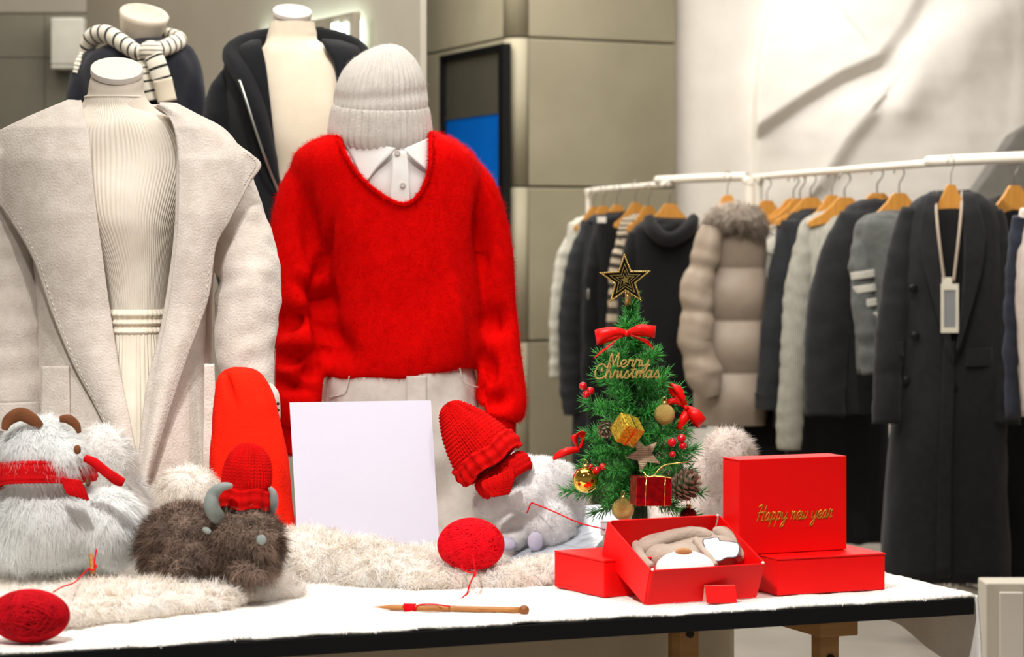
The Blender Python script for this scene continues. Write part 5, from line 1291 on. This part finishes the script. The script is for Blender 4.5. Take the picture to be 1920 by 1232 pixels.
# berries
def berries(label, pts, dep, stem_to):
    t = thing('berry_sprig', label, 'berries', P(pts[0][0], pts[0][1]+pts[0][2], dep))
    for (x, y, r) in pts:
        b = obj('berry', E(x, y, dep, r, r, r), M_berry, t)
    obj('stem', tube([P(pts[0][0], pts[0][1], dep+.004), P((pts[0][0]+stem_to[0])/2, (pts[0][1]+stem_to[1])/2-4, dep+.01), P(*stem_to, dep+.03)], .0008, 6, 16), M_wire, t)
berries('three red berries sticking out at the upper left of the tree', [(1093, 724, 7.5), (1107, 733, 7.5), (1099, 740, 7.5)], tfront(1105, 733, .3)-.01, (1125, 745))
berries('red berries at the right of the tree below the bow', [(1260, 830, 8), (1278, 822, 8.5), (1281, 836, 7), (1261, 852, 6)], tfront(1265, 830, .8)-.012, (1255, 845))
berries('red berries beside the shiny gold bauble', [(1119, 882, 7), (1130, 875, 6.5), (1108, 874, 4)], tfront(1120, 880, .7)-.01, (1135, 890))
# baubles
def bauble(label, px, py, r, dep, m_, loop=True):
    t = thing('bauble', label, 'bauble', P(px, py+r, dep)); s = DT/FPX
    obj('ball', E(px, py, dep, r, r, r, None, 40, 28), m_, t)
    obj('cap', lathe([(.0001, .004), (.0042, .004), (.0045, -.002), (.0001, -.002)], 16).move(P(px, py-r, dep)), M_golddk, t)
    a = np.linspace(0, 2*np.pi, 20); cc = P(px, py-r, dep)+np.array([0, 0, .0075])
    obj('hanging_loop', tube(np.stack([cc[0]+.003*np.cos(a), 0*a+cc[1], cc[2]+.0035*np.sin(a)], -1), .0006, 6), M_gold, t)
bauble('matte gold glitter bauble under the right bow', 1246, 777, 19.5, tfront(1246, 777, .85)-.012, M_goldgl)
bauble('shiny gold bauble low on the left side of the tree', 1098, 900, 24.5, tfront(1098, 900, .6)-.022, mat('gold_mirror', '#f2c860', .06, '#eabf50', 5, metal=1))
bauble('gold glitter bauble at the bottom of the tree beside the trunk', 1168, 955, 21, DT-.08, M_goldgl)
bauble('dark red bauble hanging above the open box', 1291, 967, 16, DT-.045, M_darkred)
# gift ornaments
d = tfront(1176, 806, 1.0)-.012
gd = thing('gift_ornament', 'small gold foil gift ornament in the middle of the tree', 'ornament', P(1176, 835, d))
Mr = trans(P(1176, 806, d))@rot(.35, 'Y')@rot(.5, 'Z')@rot(.45, 'X')
obj('box', box((-.0175,)*3, (.0175,)*3).xf(Mr), M_foilgold, gd, smooth=False, bevel=.0015)
obj('band', (box((-.0022, -.018, -.018), (.0022, .018, .018))).xf(Mr), M_gold, gd, smooth=False)
obj('tassel', tube([P(1180, 828, d-.015), P(1186, 838, d-.016), P(1192, 836, d-.012)], .0012, 6, 12), M_gold, gd)
d = tfront(1220, 920, 1.0)-.012
gr_ = thing('gift_ornament', 'red foil gift ornament with gold thread at the front of the tree', 'ornament', P(1220, 946, d))
Mr = trans(P(1220, 920, d))@rot(.03, 'Y')@rot(.25, 'Z')
w_, h_, e_ = .0285, .0225, .018
obj('box', box((-w_, -e_, -h_), (w_, e_, h_)).xf(Mr), M_foilred, gr_, smooth=False, bevel=.0015)
for x in (-.014, .017):
    q = [(x, -e_-.0008, -h_), (x+.0005, -e_-.0008, h_), (x, 0, h_+.0008), (x, e_, h_)]
    obj('gold_thread', tube((np.c_[np.array(q), np.ones(4)]@Mr.T)[:, :3], .0008, 6), M_gold, gr_)
obj('thread_bow', tube([P(1206, 885, d-.01), P(1214, 893, d-.014), P(1224, 893, d-.016), P(1236, 880, d-.014), P(1248, 872, d-.01), P(1275, 868, d-.006), P(1292, 866, d+.004)], .0008, 6, 50), M_gold, gr_)
obj('thread_bow', tube([P(1224, 893, d-.016), P(1240, 894, d-.014), P(1260, 897, d-.012)], .0008, 6, 20), M_gold, gr_)
# pine cones
sv = np.array([(-.5, 0, 0), (.5, 0, 0), (.38, .75, .12), (0, 1, .22), (-.38, .75, .12), (0, .5, .22), (0, .35, -.2)])
scale_me = to_mesh('scale', G(sv, None, [(0, 1, 5), (1, 2, 5), (2, 3, 5), (3, 4, 5), (4, 0, 5), (1, 0, 6), (2, 1, 6), (3, 2, 6), (4, 3, 6), (0, 4, 6)]), False); scale_me.materials.append(M_cone)
def cone(label, px, py, r, dep, axis, n):
    t = thing('pine_cone', label, 'pine cone', P(px, py+r, dep)); s = DT/FPX; R = r*s; c = P(px, py, dep); z = unit(np.array(axis, float))
    x = unit(np.cross(z, [.2, .9, .1])); y = np.cross(z, x); B = np.stack([x, y, z], 1)
    core = ell((0, 0, 0), (R*.62, R*.62, R*.95), 16, 10); core.v = core.v@B.T; obj('core', core.move(c), M_wire, t)
    for i in range(n):
        f_ = (i+.5)/n; zz = 1-2*f_; a = i*2.39996; rr = math.sqrt(max(0, 1-zz*zz))
        p = np.array([math.cos(a)*rr*R*.62, math.sin(a)*rr*R*.62, zz*R*.95]); out = unit(np.array([math.cos(a)*rr, math.sin(a)*rr, .55+.4*zz])); side = unit(np.cross([0, 0, 1], out)); up = np.cross(side, out)
        M3 = B@np.stack([side, out, -up], 1); k = R*.42*(.6+.5*rr)
        o = bpy.data.objects.new('scale', scale_me); COL.objects.link(o); o.parent = t
        Mx = Matrix.Translation(Vector(c+B@p)-t.location)@Matrix([list(q)+[0] for q in M3]+[[0, 0, 0, 1]])@Matrix.Diagonal((k*1.1, k, k, 1)); o.matrix_local = Mx
cone('large grey-brown pine cone beside the red foil gift', 1283, 912, 30, tfront(1283, 912, .6)-.012, (.55, -.5, .6), 64)
cone('small pine cone left of the gold foil gift', 1137, 803, 17, tfront(1137, 803, .9)-.008, (-.3, -.7, -.5), 40)
# ridged wooden star
d = tfront(1207, 850, .85)+.006
ws = thing('wooden_star', 'ridged pale wooden star below the gold foil gift', 'star', P(1207, 880, d))
Mr = trans(P(1207, 853, d))@rot(-.2, 'X')
pts_ = star(34*sc_, 15*sc_, .45)
obj('star_body', prism(pts_, -.002, .002).xf(Mr), M_woodstar, ws, smooth=False)
rd = G()
for zr in np.arange(-.026, .027, .0028):
    xs = []
    for k in range(10):
        a, b = pts_[k], pts_[(k+1) % 10]
        if (a[1]-zr)*(b[1]-zr) < 0: xs.append(a[0]+(b[0]-a[0])*(zr-a[1])/(b[1]-a[1]))
    xs.sort()
    for i in range(0, len(xs)-1, 2): rd = rd+tube([(xs[i], -.002, zr), (xs[i+1], -.002, zr)], .0008, 5)
obj('ridges', rd.xf(Mr), M_woodstar, ws, kind='stuff')
# sprig of green at the far left edge, beyond the goat
fs = thing('fir_sprig', 'green artificial fir sprig at the left edge behind the goat plush', 'fir sprig', P(-30, 1060, 4.35))
obj('stem', tube([P(-34, 1075, 4.35), P(-38, 950, 4.35), P(-30, 840, 4.35)], .004, 8, 20), M_trunk, fs)
for i, (py, pit, yaw_) in enumerate(((860, .3, .1), (885, .1, -.2), (950, .3, .4), (1000, .1, 0), (1030, .0, -.3), (870, .9, .1), (920, .5, 2.8))):
    o = bpy.data.objects.new('branch', branch_mesh(.036)); COL.objects.link(o); o.parent = fs
    o.location = Vector(P(-34, py, 4.35))-fs.location; o.rotation_euler = (0, -pit, yaw_)
# ================================================================== clothes racks
M_hang = mat('hanger_wood', '#d69a48', .4, '#c28436', 9, stretch=(8, 1, 1), spec=.4)
M_chrome = mat('hook_metal', '#8f8a82', .3, metal=1)
def rack(label, pts, thick, base_pts):
    t = thing('clothes_rack', label, 'clothes rack', P(*base_pts)*np.array([1, 1, 0]), 'white clothes racks'); return t
# rack behind the tree
ra = thing('clothes_rack', 'white tubular clothes rack behind the Christmas tree', 'clothes rack', (.6, 10.4, 0))
e0, e1, e2, e3 = P(1104, 358, 11.6), P(1252, 345, 10.35), P(1232, 338, 10.45), P(1406, 331, 9.98)
def corner(a, b, r=.07):
    """rail end bending down to the floor, from b towards a"""
    u = unit(a-b); p = a-u*r; return [tuple(p), tuple(p+u*r*.6+np.array([0, 0, -r*.12])), tuple(a+np.array([0, 0, -r*.45])+u*.0), tuple(a+np.array([0, 0, -r])), (a[0], a[1], .7), (a[0], a[1], .03)]
obj('rail', tube([tuple(e1)]+corner(e0, e1), .0125, 14, 70), M_steelwhite, ra)
obj('rail_sleeve', tube([tuple(e2)]+corner(e3, e2), .0165, 14, 70), M_steelwhite, ra)
for q in (e0, e3):
    obj('foot', tube([(q[0]-.25, q[1]+.05, .03), (q[0]+.25, q[1]-.05, .03)], .014, 12), M_steelwhite, ra)
rb = thing('clothes_rack', 'white tubular clothes rack at the right with the long charcoal coat', 'clothes rack', (1.2, 9, 0))
f0, f1, f2, f3 = P(1424, 332, 10.3), P(1748, 306, 8.38), P(1740, 303, 8.4), P(1990, 292, 7.9)
obj('rail', tube([tuple(f1)]+corner(f0, f1), .0125, 14, 70), M_steelwhite, rb)
obj('rail_sleeve', tube([tuple(f2)]+corner(f3, f2), .0175, 14, 70), M_steelwhite, rb)
for q in (f0, f3):
    obj('foot', tube([(q[0]-.25, q[1]+.05, .03), (q[0]+.25, q[1]-.05, .03)], .014, 12), M_steelwhite, rb)
obj('lower_bar', tube([(f0[0], f0[1], .12), (f3[0], f3[1], .12)], .012, 10), M_steelwhite, rb)

HANG_G = G()
half = [(.02, 0), (.029, -.007), (.05, -.032), (.08, -.058), (.125, -.082), (.132, -.094), (.122, -.102), (.07, -.09), (.03, -.078)]
hp_ = half+[(0, -.074)]+[(-x, z) for x, z in half[::-1]]
hang_me = to_mesh('shoulder_bar', prism(hp_, -.011, .011), False); hang_me.materials.append(M_hang)
tt = np.linspace(-.6, np.pi+.15, 16)
hook_path = [(0, 0, -.004), (0, 0, .03), (.012, 0, .048)]+[(.0*1+.020*math.cos(a), 0, .066+.020*math.sin(a)) for a in tt[1:]]
hook_me = to_mesh('hook', tube(hook_path, .0024, 8, 50)); hook_me.materials.append(M_chrome)
def hanger(px, ytop, d, label, yaw=.12, w=1.0, group='wooden hangers on the white racks'):
    """wood top at ytop; the hook reaches the rail above"""
    p = P(px, ytop, d-.05); t = thing('wooden_hanger', label, 'hanger', p, group)
    t.rotation_euler = (0, 0, yaw); t.scale = (w, 1, 1)
    for nm, me in (('shoulder_bar', hang_me), ('hook', hook_me)):
        o = bpy.data.objects.new(nm, me); COL.objects.link(o); o.parent = t
    return t
def garment(name, label, cat_, d, rows, mt, sleeves=(), amp=.008, seed=1, e=2.2, sl_mat=None, bottom=True, group=None):
    rows_ = rows; t = thing(name, label, cat_, P((rows[-1][1]+rows[-1][2])/2, rows[-1][0], d), group)
    vf = lambda v: amp*noise(v*np.array([1, 1, .22]), 24, seed)
    obj('body', sil(rows, d, 60, 56, e, disp=vf), mt, t)
    for s in sleeves:
        g = pxtube([(a, b, r, d+dd) for a, b, r, dd in s], 26, 50, .8); obj('sleeve', fold(g, amp*.7, seed+7, 20), sl_mat or mt, t)
    return t
K = lambda n, c, c2: mat(n, c, .95, c2, 40, .4, 300, sheen=.08)
M_ch = K('charcoal_wool', '#202123', '#1a1a1c'); M_bk = K('black_wool', '#0f0f11', '#0b0b0d'); M_dg = K('dark_grey_wool', '#2b2d31', '#242629')
M_lg = K('light_grey_knit', '#c4c2b8', '#b3b1a7'); M_pl = K('aubergine_wool', '#1a161e', '#151219'); M_mg = K('mid_grey_knit', '#5d5f5d', '#4f5150'); M_pk = K('pale_rose_knit', '#d4c8c0', '#c8bbb2'); M_nv = K('slate_navy', '#363b49', '#2d313d')
M_ribg = mat('grey_rib_cardigan', '#b5b3a8', .95, '#a2a096', 30, .2, 300, rib=.8, ribs=40)
M_puf = mat('taupe_nylon', '#a39486', .45, '#968778', 14, .12, 60, spec=.35)
def hg(px, y, d, what, **k): hanger(px, y, d, 'light wooden hanger '+what, **k)
# --- rack behind the tree, left to right
hg(1114, 388, 11.5, 'at the far left end of the rack behind the tree', w=.68)
garment('knit_sweater', 'light grey knit sweater at the far left of the rack', 'sweater', 11.5, [(402, 1100, 1128, .03), (415, 1075, 1150, .06), (450, 1062, 1165, .08), (690, 1062, 1165, .08)], M_lg, [[(1088, 425, 13, 0), (1060, 480, 15, 0), (1046, 560, 14, -.02), (1042, 640, 12, -.03), (1041, 710, 11, -.04)]], seed=201)
hg(1132, 386, 11.3, 'second from the left behind the tree', w=.68)
garment('jacket', 'charcoal jacket second from the left on the rack behind the tree', 'jacket', 11.25, [(402, 1118, 1150, .03), (415, 1098, 1175, .06), (460, 1085, 1190, .08), (870, 1072, 1195, .09)], M_dg, [[(1105, 430, 16, 0), (1080, 500, 20, -.02), (1068, 600, 20, -.03), (1068, 700, 19, -.04), (1072, 780, 18, -.05)]], seed=202)
hg(1157, 384, 11.0, 'third from the left behind the tree', w=.68)
blk = garment('coat', 'black coat with a white neck label on the rack behind the tree', 'coat', 10.95, [(398, 1140, 1180, .03), (412, 1122, 1210, .06), (460, 1110, 1225, .085), (900, 1096, 1230, .09)], M_bk, [[(1130, 428, 14, -.01), (1115, 500, 16, -.03), (1108, 620, 16, -.04), (1106, 760, 15, -.06)]], seed=203)
p = P(1128, 412, 10.86); obj('neck_label', box((p[0]-.018, p[1]-.002, p[2]-.012), (p[0]+.018, p[1]+.002, p[2]+.012)), M_paper, blk, smooth=False)
p = P(1103, 552, 10.84); obj('zip_pull', ell(p, (.006, .004, .022), 12, 8), M_zip, blk)
hg(1192, 380, 10.8, 'half hidden fourth from the left behind the tree', w=.68); hg(1216, 386, 10.6, 'left of the black hoodie', w=.68)
M_strb = stripes('beige_dark_stripes', '#b9ab98', '#3a342e', 11, .5)
garment('striped_sweater', 'beige and dark striped sweater left of the black hoodie', 'sweater', 10.6, [(402, 1185, 1225, .03), (418, 1165, 1250, .06), (470, 1152, 1260, .08), (660, 1150, 1260, .08)], M_strb, [[(1178, 430, 12, -.02), (1160, 490, 14, -.04), (1152, 560, 13, -.05), (1148, 660, 11, -.06)]], seed=204)
hg(1256, 382, 10.15, 'holding the black hoodie', w=.85)
ho = garment('hoodie', 'black hooded sweatshirt facing front behind the tree star', 'hoodie', 10.1, [(408, 1228, 1284, .04), (418, 1200, 1306, .06), (440, 1184, 1316, .085), (520, 1176, 1322, .1), (800, 1168, 1326, .1)], M_bk, [[(1198, 440, 20, -.01), (1182, 520, 22, -.03), (1178, 640, 20, -.05), (1180, 780, 18, -.08)], [(1306, 440, 18, 0), (1318, 540, 20, 0), (1322, 660, 18, -.02), (1322, 780, 17, -.03)]], seed=205)
obj('hood', remesh(pxtube([(1216, 408, 12, 10.06), (1224, 430, 15, 10.0), (1246, 448, 14, 9.96), (1268, 446, 14, 9.96), (1292, 428, 15, 10.0), (1302, 408, 12, 10.06)], 20, 40), .01, 3), M_bk, ho)
hg(1364, 366, 9.75, 'above the taupe puffer jacket', w=.6)
rows = []
for i in range(57):
    py = 405+i*7; f_ = (i % 14)/14*np.pi; bl = abs(math.sin(f_)); base = np.interp(py, [405, 430, 480, 800], [44, 58, 62, 66]); cxp = np.interp(py, [405, 800], [1374, 1368])
    rows.append((py, cxp-base-4*bl, cxp+base+4*bl, .07+.03*bl))
pf = thing('puffer_jacket', 'taupe quilted puffer jacket with a fur trimmed hood', 'jacket', P(1368, 797, 9.7))
obj('body', sil(rows, 9.72, 170, 56, 2.3), M_puf, pf)
sl = []
for i in range(43):
    t_ = i/42; py = 425+t_*320; bl = abs(math.sin((i % 10.5)/10.5*np.pi)); sl.append((np.interp(py, [425, 540, 640, 745], [1336, 1308, 1304, 1332]), py, np.interp(py, [425, 520, 620, 700, 745], [20, 27, 30, 30, 20])+4.5*bl, 9.62-.02*t_))
obj('sleeve', fold(pxtube(sl, 30, 130), .006, 211, 22), M_puf, pf)
hood = remesh(pxtube([(1332, 436, 12, 9.66), (1346, 412, 18, 9.62), (1380, 402, 19, 9.6), (1412, 412, 18, 9.62), (1426, 438, 12, 9.66)], 20, 40)+E(1385, 420, 9.66, 28, 24, 24), .014, 3)
obj('fur_trim', fur(hood, 2600, 5, .034, .002, comb=toward(.1, -.6, -.6, .8, 12), lay=.4, jitter=.35, droop=.3, radius=.01, seed=212), mat('grey_brown_fur', '#f0e4d6', .9, '#9a897a', 30, strandvar=.7), pf)
# --- rack at the right
hg(1438, 376, 10.15, 'first at the left of the right-hand rack', w=.8)
garment('dark_coat', 'aubergine black coat first on the left of the right-hand rack', 'coat', 10.15, [(400, 1425, 1465, .03), (415, 1405, 1490, .06), (470, 1396, 1505, .08), (800, 1392, 1505, .09)], M_pl, [[(1412, 435, 14, -.01), (1400, 520, 14, -.03), (1396, 640, 14, -.04), (1394, 790, 13, -.05)]], seed=221)
hg(1488, 372, 9.98, 'second on the right-hand rack'); hg(1500, 372, 9.9, 'third on the right-hand rack')
M_strw = stripes('white_thin_stripes', '#dcd8cc', '#3b3936', 7, .07, .4)
garment('striped_sweater', 'white knit sweater with thin dark stripes on the right-hand rack', 'sweater', 9.9, [(400, 1478, 1515, .03), (414, 1450, 1540, .06), (470, 1432, 1550, .08), (790, 1425, 1555, .08)], M_strw, [[(1458, 424, 15, -.02), (1432, 480, 18, -.04), (1418, 570, 18, -.05), (1412, 690, 17, -.07), (1410, 795, 17, -.08)]], seed=222)
hg(1520, 370, 9.75, 'holding the dark grey coat')
garment('grey_coat', 'dark grey coat with turned cuff beside the striped white sweater', 'coat', 9.7, [(392, 1495, 1540, .03), (408, 1470, 1570, .06), (460, 1455, 1585, .09), (800, 1450, 1590, .1)], M_dg, [[(1482, 420, 16, -.02), (1464, 500, 21, -.05), (1452, 600, 22, -.07), (1444, 700, 22, -.09), (1440, 745, 21, -.1)], [(1440, 738, 23, -.1), (1439, 768, 23, -.1)]], seed=223)
hg(1560, 366, 9.45, 'with a broad top in the middle of the right-hand rack', w=.7); hg(1584, 370, 9.3, 'holding the light grey cardigan')
garment('cardigan', 'long light grey ribbed cardigan on the right-hand rack', 'cardigan', 9.3, [(394, 1545, 1600, .03), (408, 1512, 1625, .06), (460, 1492, 1640, .09), (640, 1488, 1640, .1), (720, 1490, 1640, .1)], M_ribg, [[(1522, 420, 17, -.02), (1504, 490, 23, -.05), (1494, 580, 25, -.07), (1486, 690, 25, -.09), (1481, 790, 24, -.1), (1479, 843, 23, -.1)]], seed=224)
garment('long_black_coat', 'long black coat hanging deep between the grey clothes', 'coat', 9.35, [(420, 1535, 1640, .05), (520, 1515, 1660, .06), (800, 1470, 1665, .07), (1000, 1500, 1660, .07), (1010, 1505, 1655, .05)], M_bk, seed=225)
garment('black_skirt', 'black skirt hanging low behind the light grey cardigan', 'skirt', 9.85, [(600, 1400, 1540, .06), (800, 1345, 1545, .08), (880, 1340, 1550, .08)], M_bk, seed=226)
hg(1645, 362, 9.05, 'holding the charcoal short coat')
garment('short_coat', 'charcoal short coat with a wide sleeve on the right-hand rack', 'coat', 8.98, [(374, 1618, 1668, .04), (390, 1585, 1690, .07), (450, 1562, 1705, .1), (740, 1552, 1705, .11), (775, 1556, 1700, .1)], M_ch, [[(1598, 405, 24, -.02), (1572, 480, 34, -.05), (1556, 580, 42, -.07), (1548, 690, 42, -.09), (1546, 780, 38, -.1)]], seed=227)
hg(1686, 362, 8.78, 'holding the grey sweater with white bands', w=.85)
gs_ = garment('banded_sweater', 'mid grey sweater with white sleeve bands beside the long charcoal coat', 'sweater', 8.72, [(396, 1655, 1725, .03), (408, 1618, 1745, .06), (460, 1600, 1755, .09), (700, 1608, 1755, .1)], M_mg, [[(1622, 420, 18, -.02), (1614, 500, 22, -.05), (1622, 600, 22, -.07), (1636, 700, 20, -.08)]], seed=228)
for i, py in enumerate((515, 541, 568, 594)):
    xx = np.interp(py, [500, 600], [1618, 1628]); g = pxtube([(xx-2, py-7, 24, 8.66), (xx, py+7, 24, 8.66)], 26, 8, .82); obj('white_band', g, M_lg, gs_)
# the long charcoal coat facing front
DC = 8.2
hg(1783, 346, DC-.03, 'holding the long charcoal coat with the tag', w=.5, yaw=0)
cc = garment('long_coat', 'long charcoal double-breasted coat facing front on the right-hand rack', 'coat', DC, [(358, 1752, 1816, .03), (370, 1722, 1848, .06), (400, 1698, 1872, .09), (480, 1688, 1880, .115), (640, 1680, 1882, .12), (860, 1664, 1888, .13), (1085, 1650, 1895, .13)], M_ch,
    [[(1712, 395, 22, -.01), (1690, 480, 27, -.03), (1674, 590, 28, -.05), (1664, 700, 27, -.07), (1662, 795, 27, -.08)], [(1858, 395, 22, -.01), (1876, 480, 26, -.02), (1882, 590, 27, -.04), (1884, 700, 28, -.06), (1884, 795, 29, -.07)]], seed=229, amp=.006)
def cpatch(L, R, off, th, nm, m_=M_ch, m=24, n=10):
    L, R = cat(L, m), cat(R, m); s = np.linspace(0, 1, n); px = L[:, None, 0]*(1-s)+R[:, None, 0]*s; py = L[:, None, 1]*(1-s)+R[:, None, 1]*s
    ry = np.interp(py, [358, 370, 400, 480, 640, 860], [.03, .06, .09, .115, .12, .13]); u = np.clip(np.abs((px-1784)/98), 0, .95)
    A = PA(px, py, DC-ry*(1-u**2.2)**(1/2.2)-off); return obj(nm, solid_grid(A, th), m_, cc)
cpatch([(1757, 372), (1757, 420), (1764, 500), (1778, 600), (1788, 680)], [(1806, 372), (1808, 420), (1808, 500), (1800, 600), (1792, 680)], .008, .004, 'lining', M_bk)
cpatch([(1742, 362), (1726, 420), (1730, 480), (1748, 560), (1780, 670)], [(1760, 362), (1757, 420), (1764, 500), (1776, 590), (1788, 680)], .026, .012, 'lapel')
cpatch([(1804, 362), (1808, 420), (1808, 500), (1802, 580), (1793, 665)], [(1826, 362), (1840, 410), (1845, 450), (1836, 520), (1800, 650)], .026, .012, 'lapel')
cpatch([(1770, 640), (1766, 760), (1760, 900), (1756, 1084)], [(1790, 640), (1788, 760), (1784, 900), (1782, 1084)], .012, .004, 'front_edge')
cpatch([(1812, 655), (1812, 672), (1811, 688)], [(1860, 652), (1861, 670), (1861, 686)], .012, .006, 'pocket_flap')
cpatch([(1672, 640), (1673, 655), (1675, 672)], [(1692, 640), (1692, 655), (1693, 668)], .045, .006, 'pocket_flap')
for (bx, by) in ((1712, 541), (1716, 630), (1700, 714), (1817, 548), (1787, 724)):
    u = min(.95, abs((bx-1784)/98)); dd = DC-.12*(1-u**2.2)**(1/2.2)-.014
    obj('button', lathe([(.0001, -.003), (.012, -.003), (.014, 0), (.011, .003), (.0001, .002)], 20).xf(rot(math.pi/2, 'X')).move(P(bx, by, dd)), M_black, cc)
# lanyard tag
M_cord = mat('beige_cord', '#b9aa9a', .8); M_tag = mat('tag_frame', '#e2dccb', .6); M_tagc = mat('tag_insert', '#8e8f92', .5)
tg = thing('lanyard_tag', 'framed grey tag on a beige cord hung over the long charcoal coat', 'tag', P(1780, 626, DC-.15))
dt_ = DC-.15
obj('cord', tube([P(1756, 360, DC-.06), P(1756, 400, DC-.12), P(1762, 460, dt_), P(1770, 525, dt_)], .0045, 8, 30), M_cord, tg)
obj('cord', tube([P(1804, 360, DC-.06), P(1802, 400, DC-.12), P(1796, 460, dt_), P(1788, 528, dt_)], .0045, 8, 30), M_cord, tg)
a, b = P(1764, 532, dt_), P(1797, 624, dt_); h = (b[0]-a[0])
obj('clip', box((a[0]+.004, dt_-.004, a[2]-.004), (a[0]+h*.62, dt_+.004, P(0, 520, dt_)[2])), M_tag, tg, smooth=False)
w = h*.16
for (x0_, x1_, z0_, z1_) in ((a[0], a[0]+w, b[2], a[2]), (b[0]-w, b[0], b[2], a[2]), (a[0]+w, b[0]-w, a[2]-w*2.2, a[2]), (a[0]+w, b[0]-w, b[2], b[2]+w*1.8)):
    obj('frame_bar', box((x0_, dt_-.005, z0_), (x1_, dt_+.003, z1_)), M_tag, tg, smooth=False)
obj('insert', box((a[0]+w*.9, dt_-.002, b[2]+w), (b[0]-w*.9, dt_+.002, a[2]-w)), M_tagc, tg, smooth=False)
# behind and beside it at the right edge
hg(1902, 348, 8.4, 'at the right edge of the picture', w=.7)
fb = garment('fringed_coat', 'black coat with a fringed hem behind the long charcoal coat', 'coat', 8.5, [(368, 1872, 1930, .04), (385, 1845, 1960, .07), (450, 1830, 1975, .09), (800, 1800, 1980, .1), (1080, 1700, 1990, .1)], M_bk, seed=231)
fr_ = G(); r5 = np.random.default_rng(77)
for i in range(120):
    px = r5.uniform(1690, 1985); L0 = r5.uniform(10, 22); dd = 8.5-.09*r5.random(); fr_ = fr_+tube([P(px, 1066, dd), P(px+r5.normal(0, 1.5), 1080+L0, dd)], [.004, .0015], 4)
obj('fringe', fr_, M_bk, fb, kind='stuff')
garment('edge_cardigan', 'pale rose cardigan with a slate navy sleeve at the right edge', 'cardigan', 7.85, [(392, 1915, 1980, .05), (450, 1905, 2010, .08), (520, 1902, 2020, .1), (780, 1918, 2020, .1)], M_pk, [[(1915, 405, 18, -.02), (1903, 500, 16, 0), (1896, 620, 14, .02), (1897, 785, 12, .02)]], seed=232, sl_mat=M_nv)
# white plinth in front of the right-hand rack
pb = thing('plinth', 'white display plinth below the clothes at the right edge', 'plinth', P(1920, 1300, 6.8)*np.array([1, 1, 0]))
p, q = P(1852, 1096, 6.6), P(2010, 1096, 6.6)
obj('block', box((p[0], 6.62, .0), (q[0], 6.74, p[2])), M_white, pb, smooth=False, bevel=.004)
obj('front_panel', box((p[0]+.03, 6.6, .02), (p[0]+.09, 6.618, p[2]-.02)), M_steelwhite, pb, smooth=False, bevel=.003)
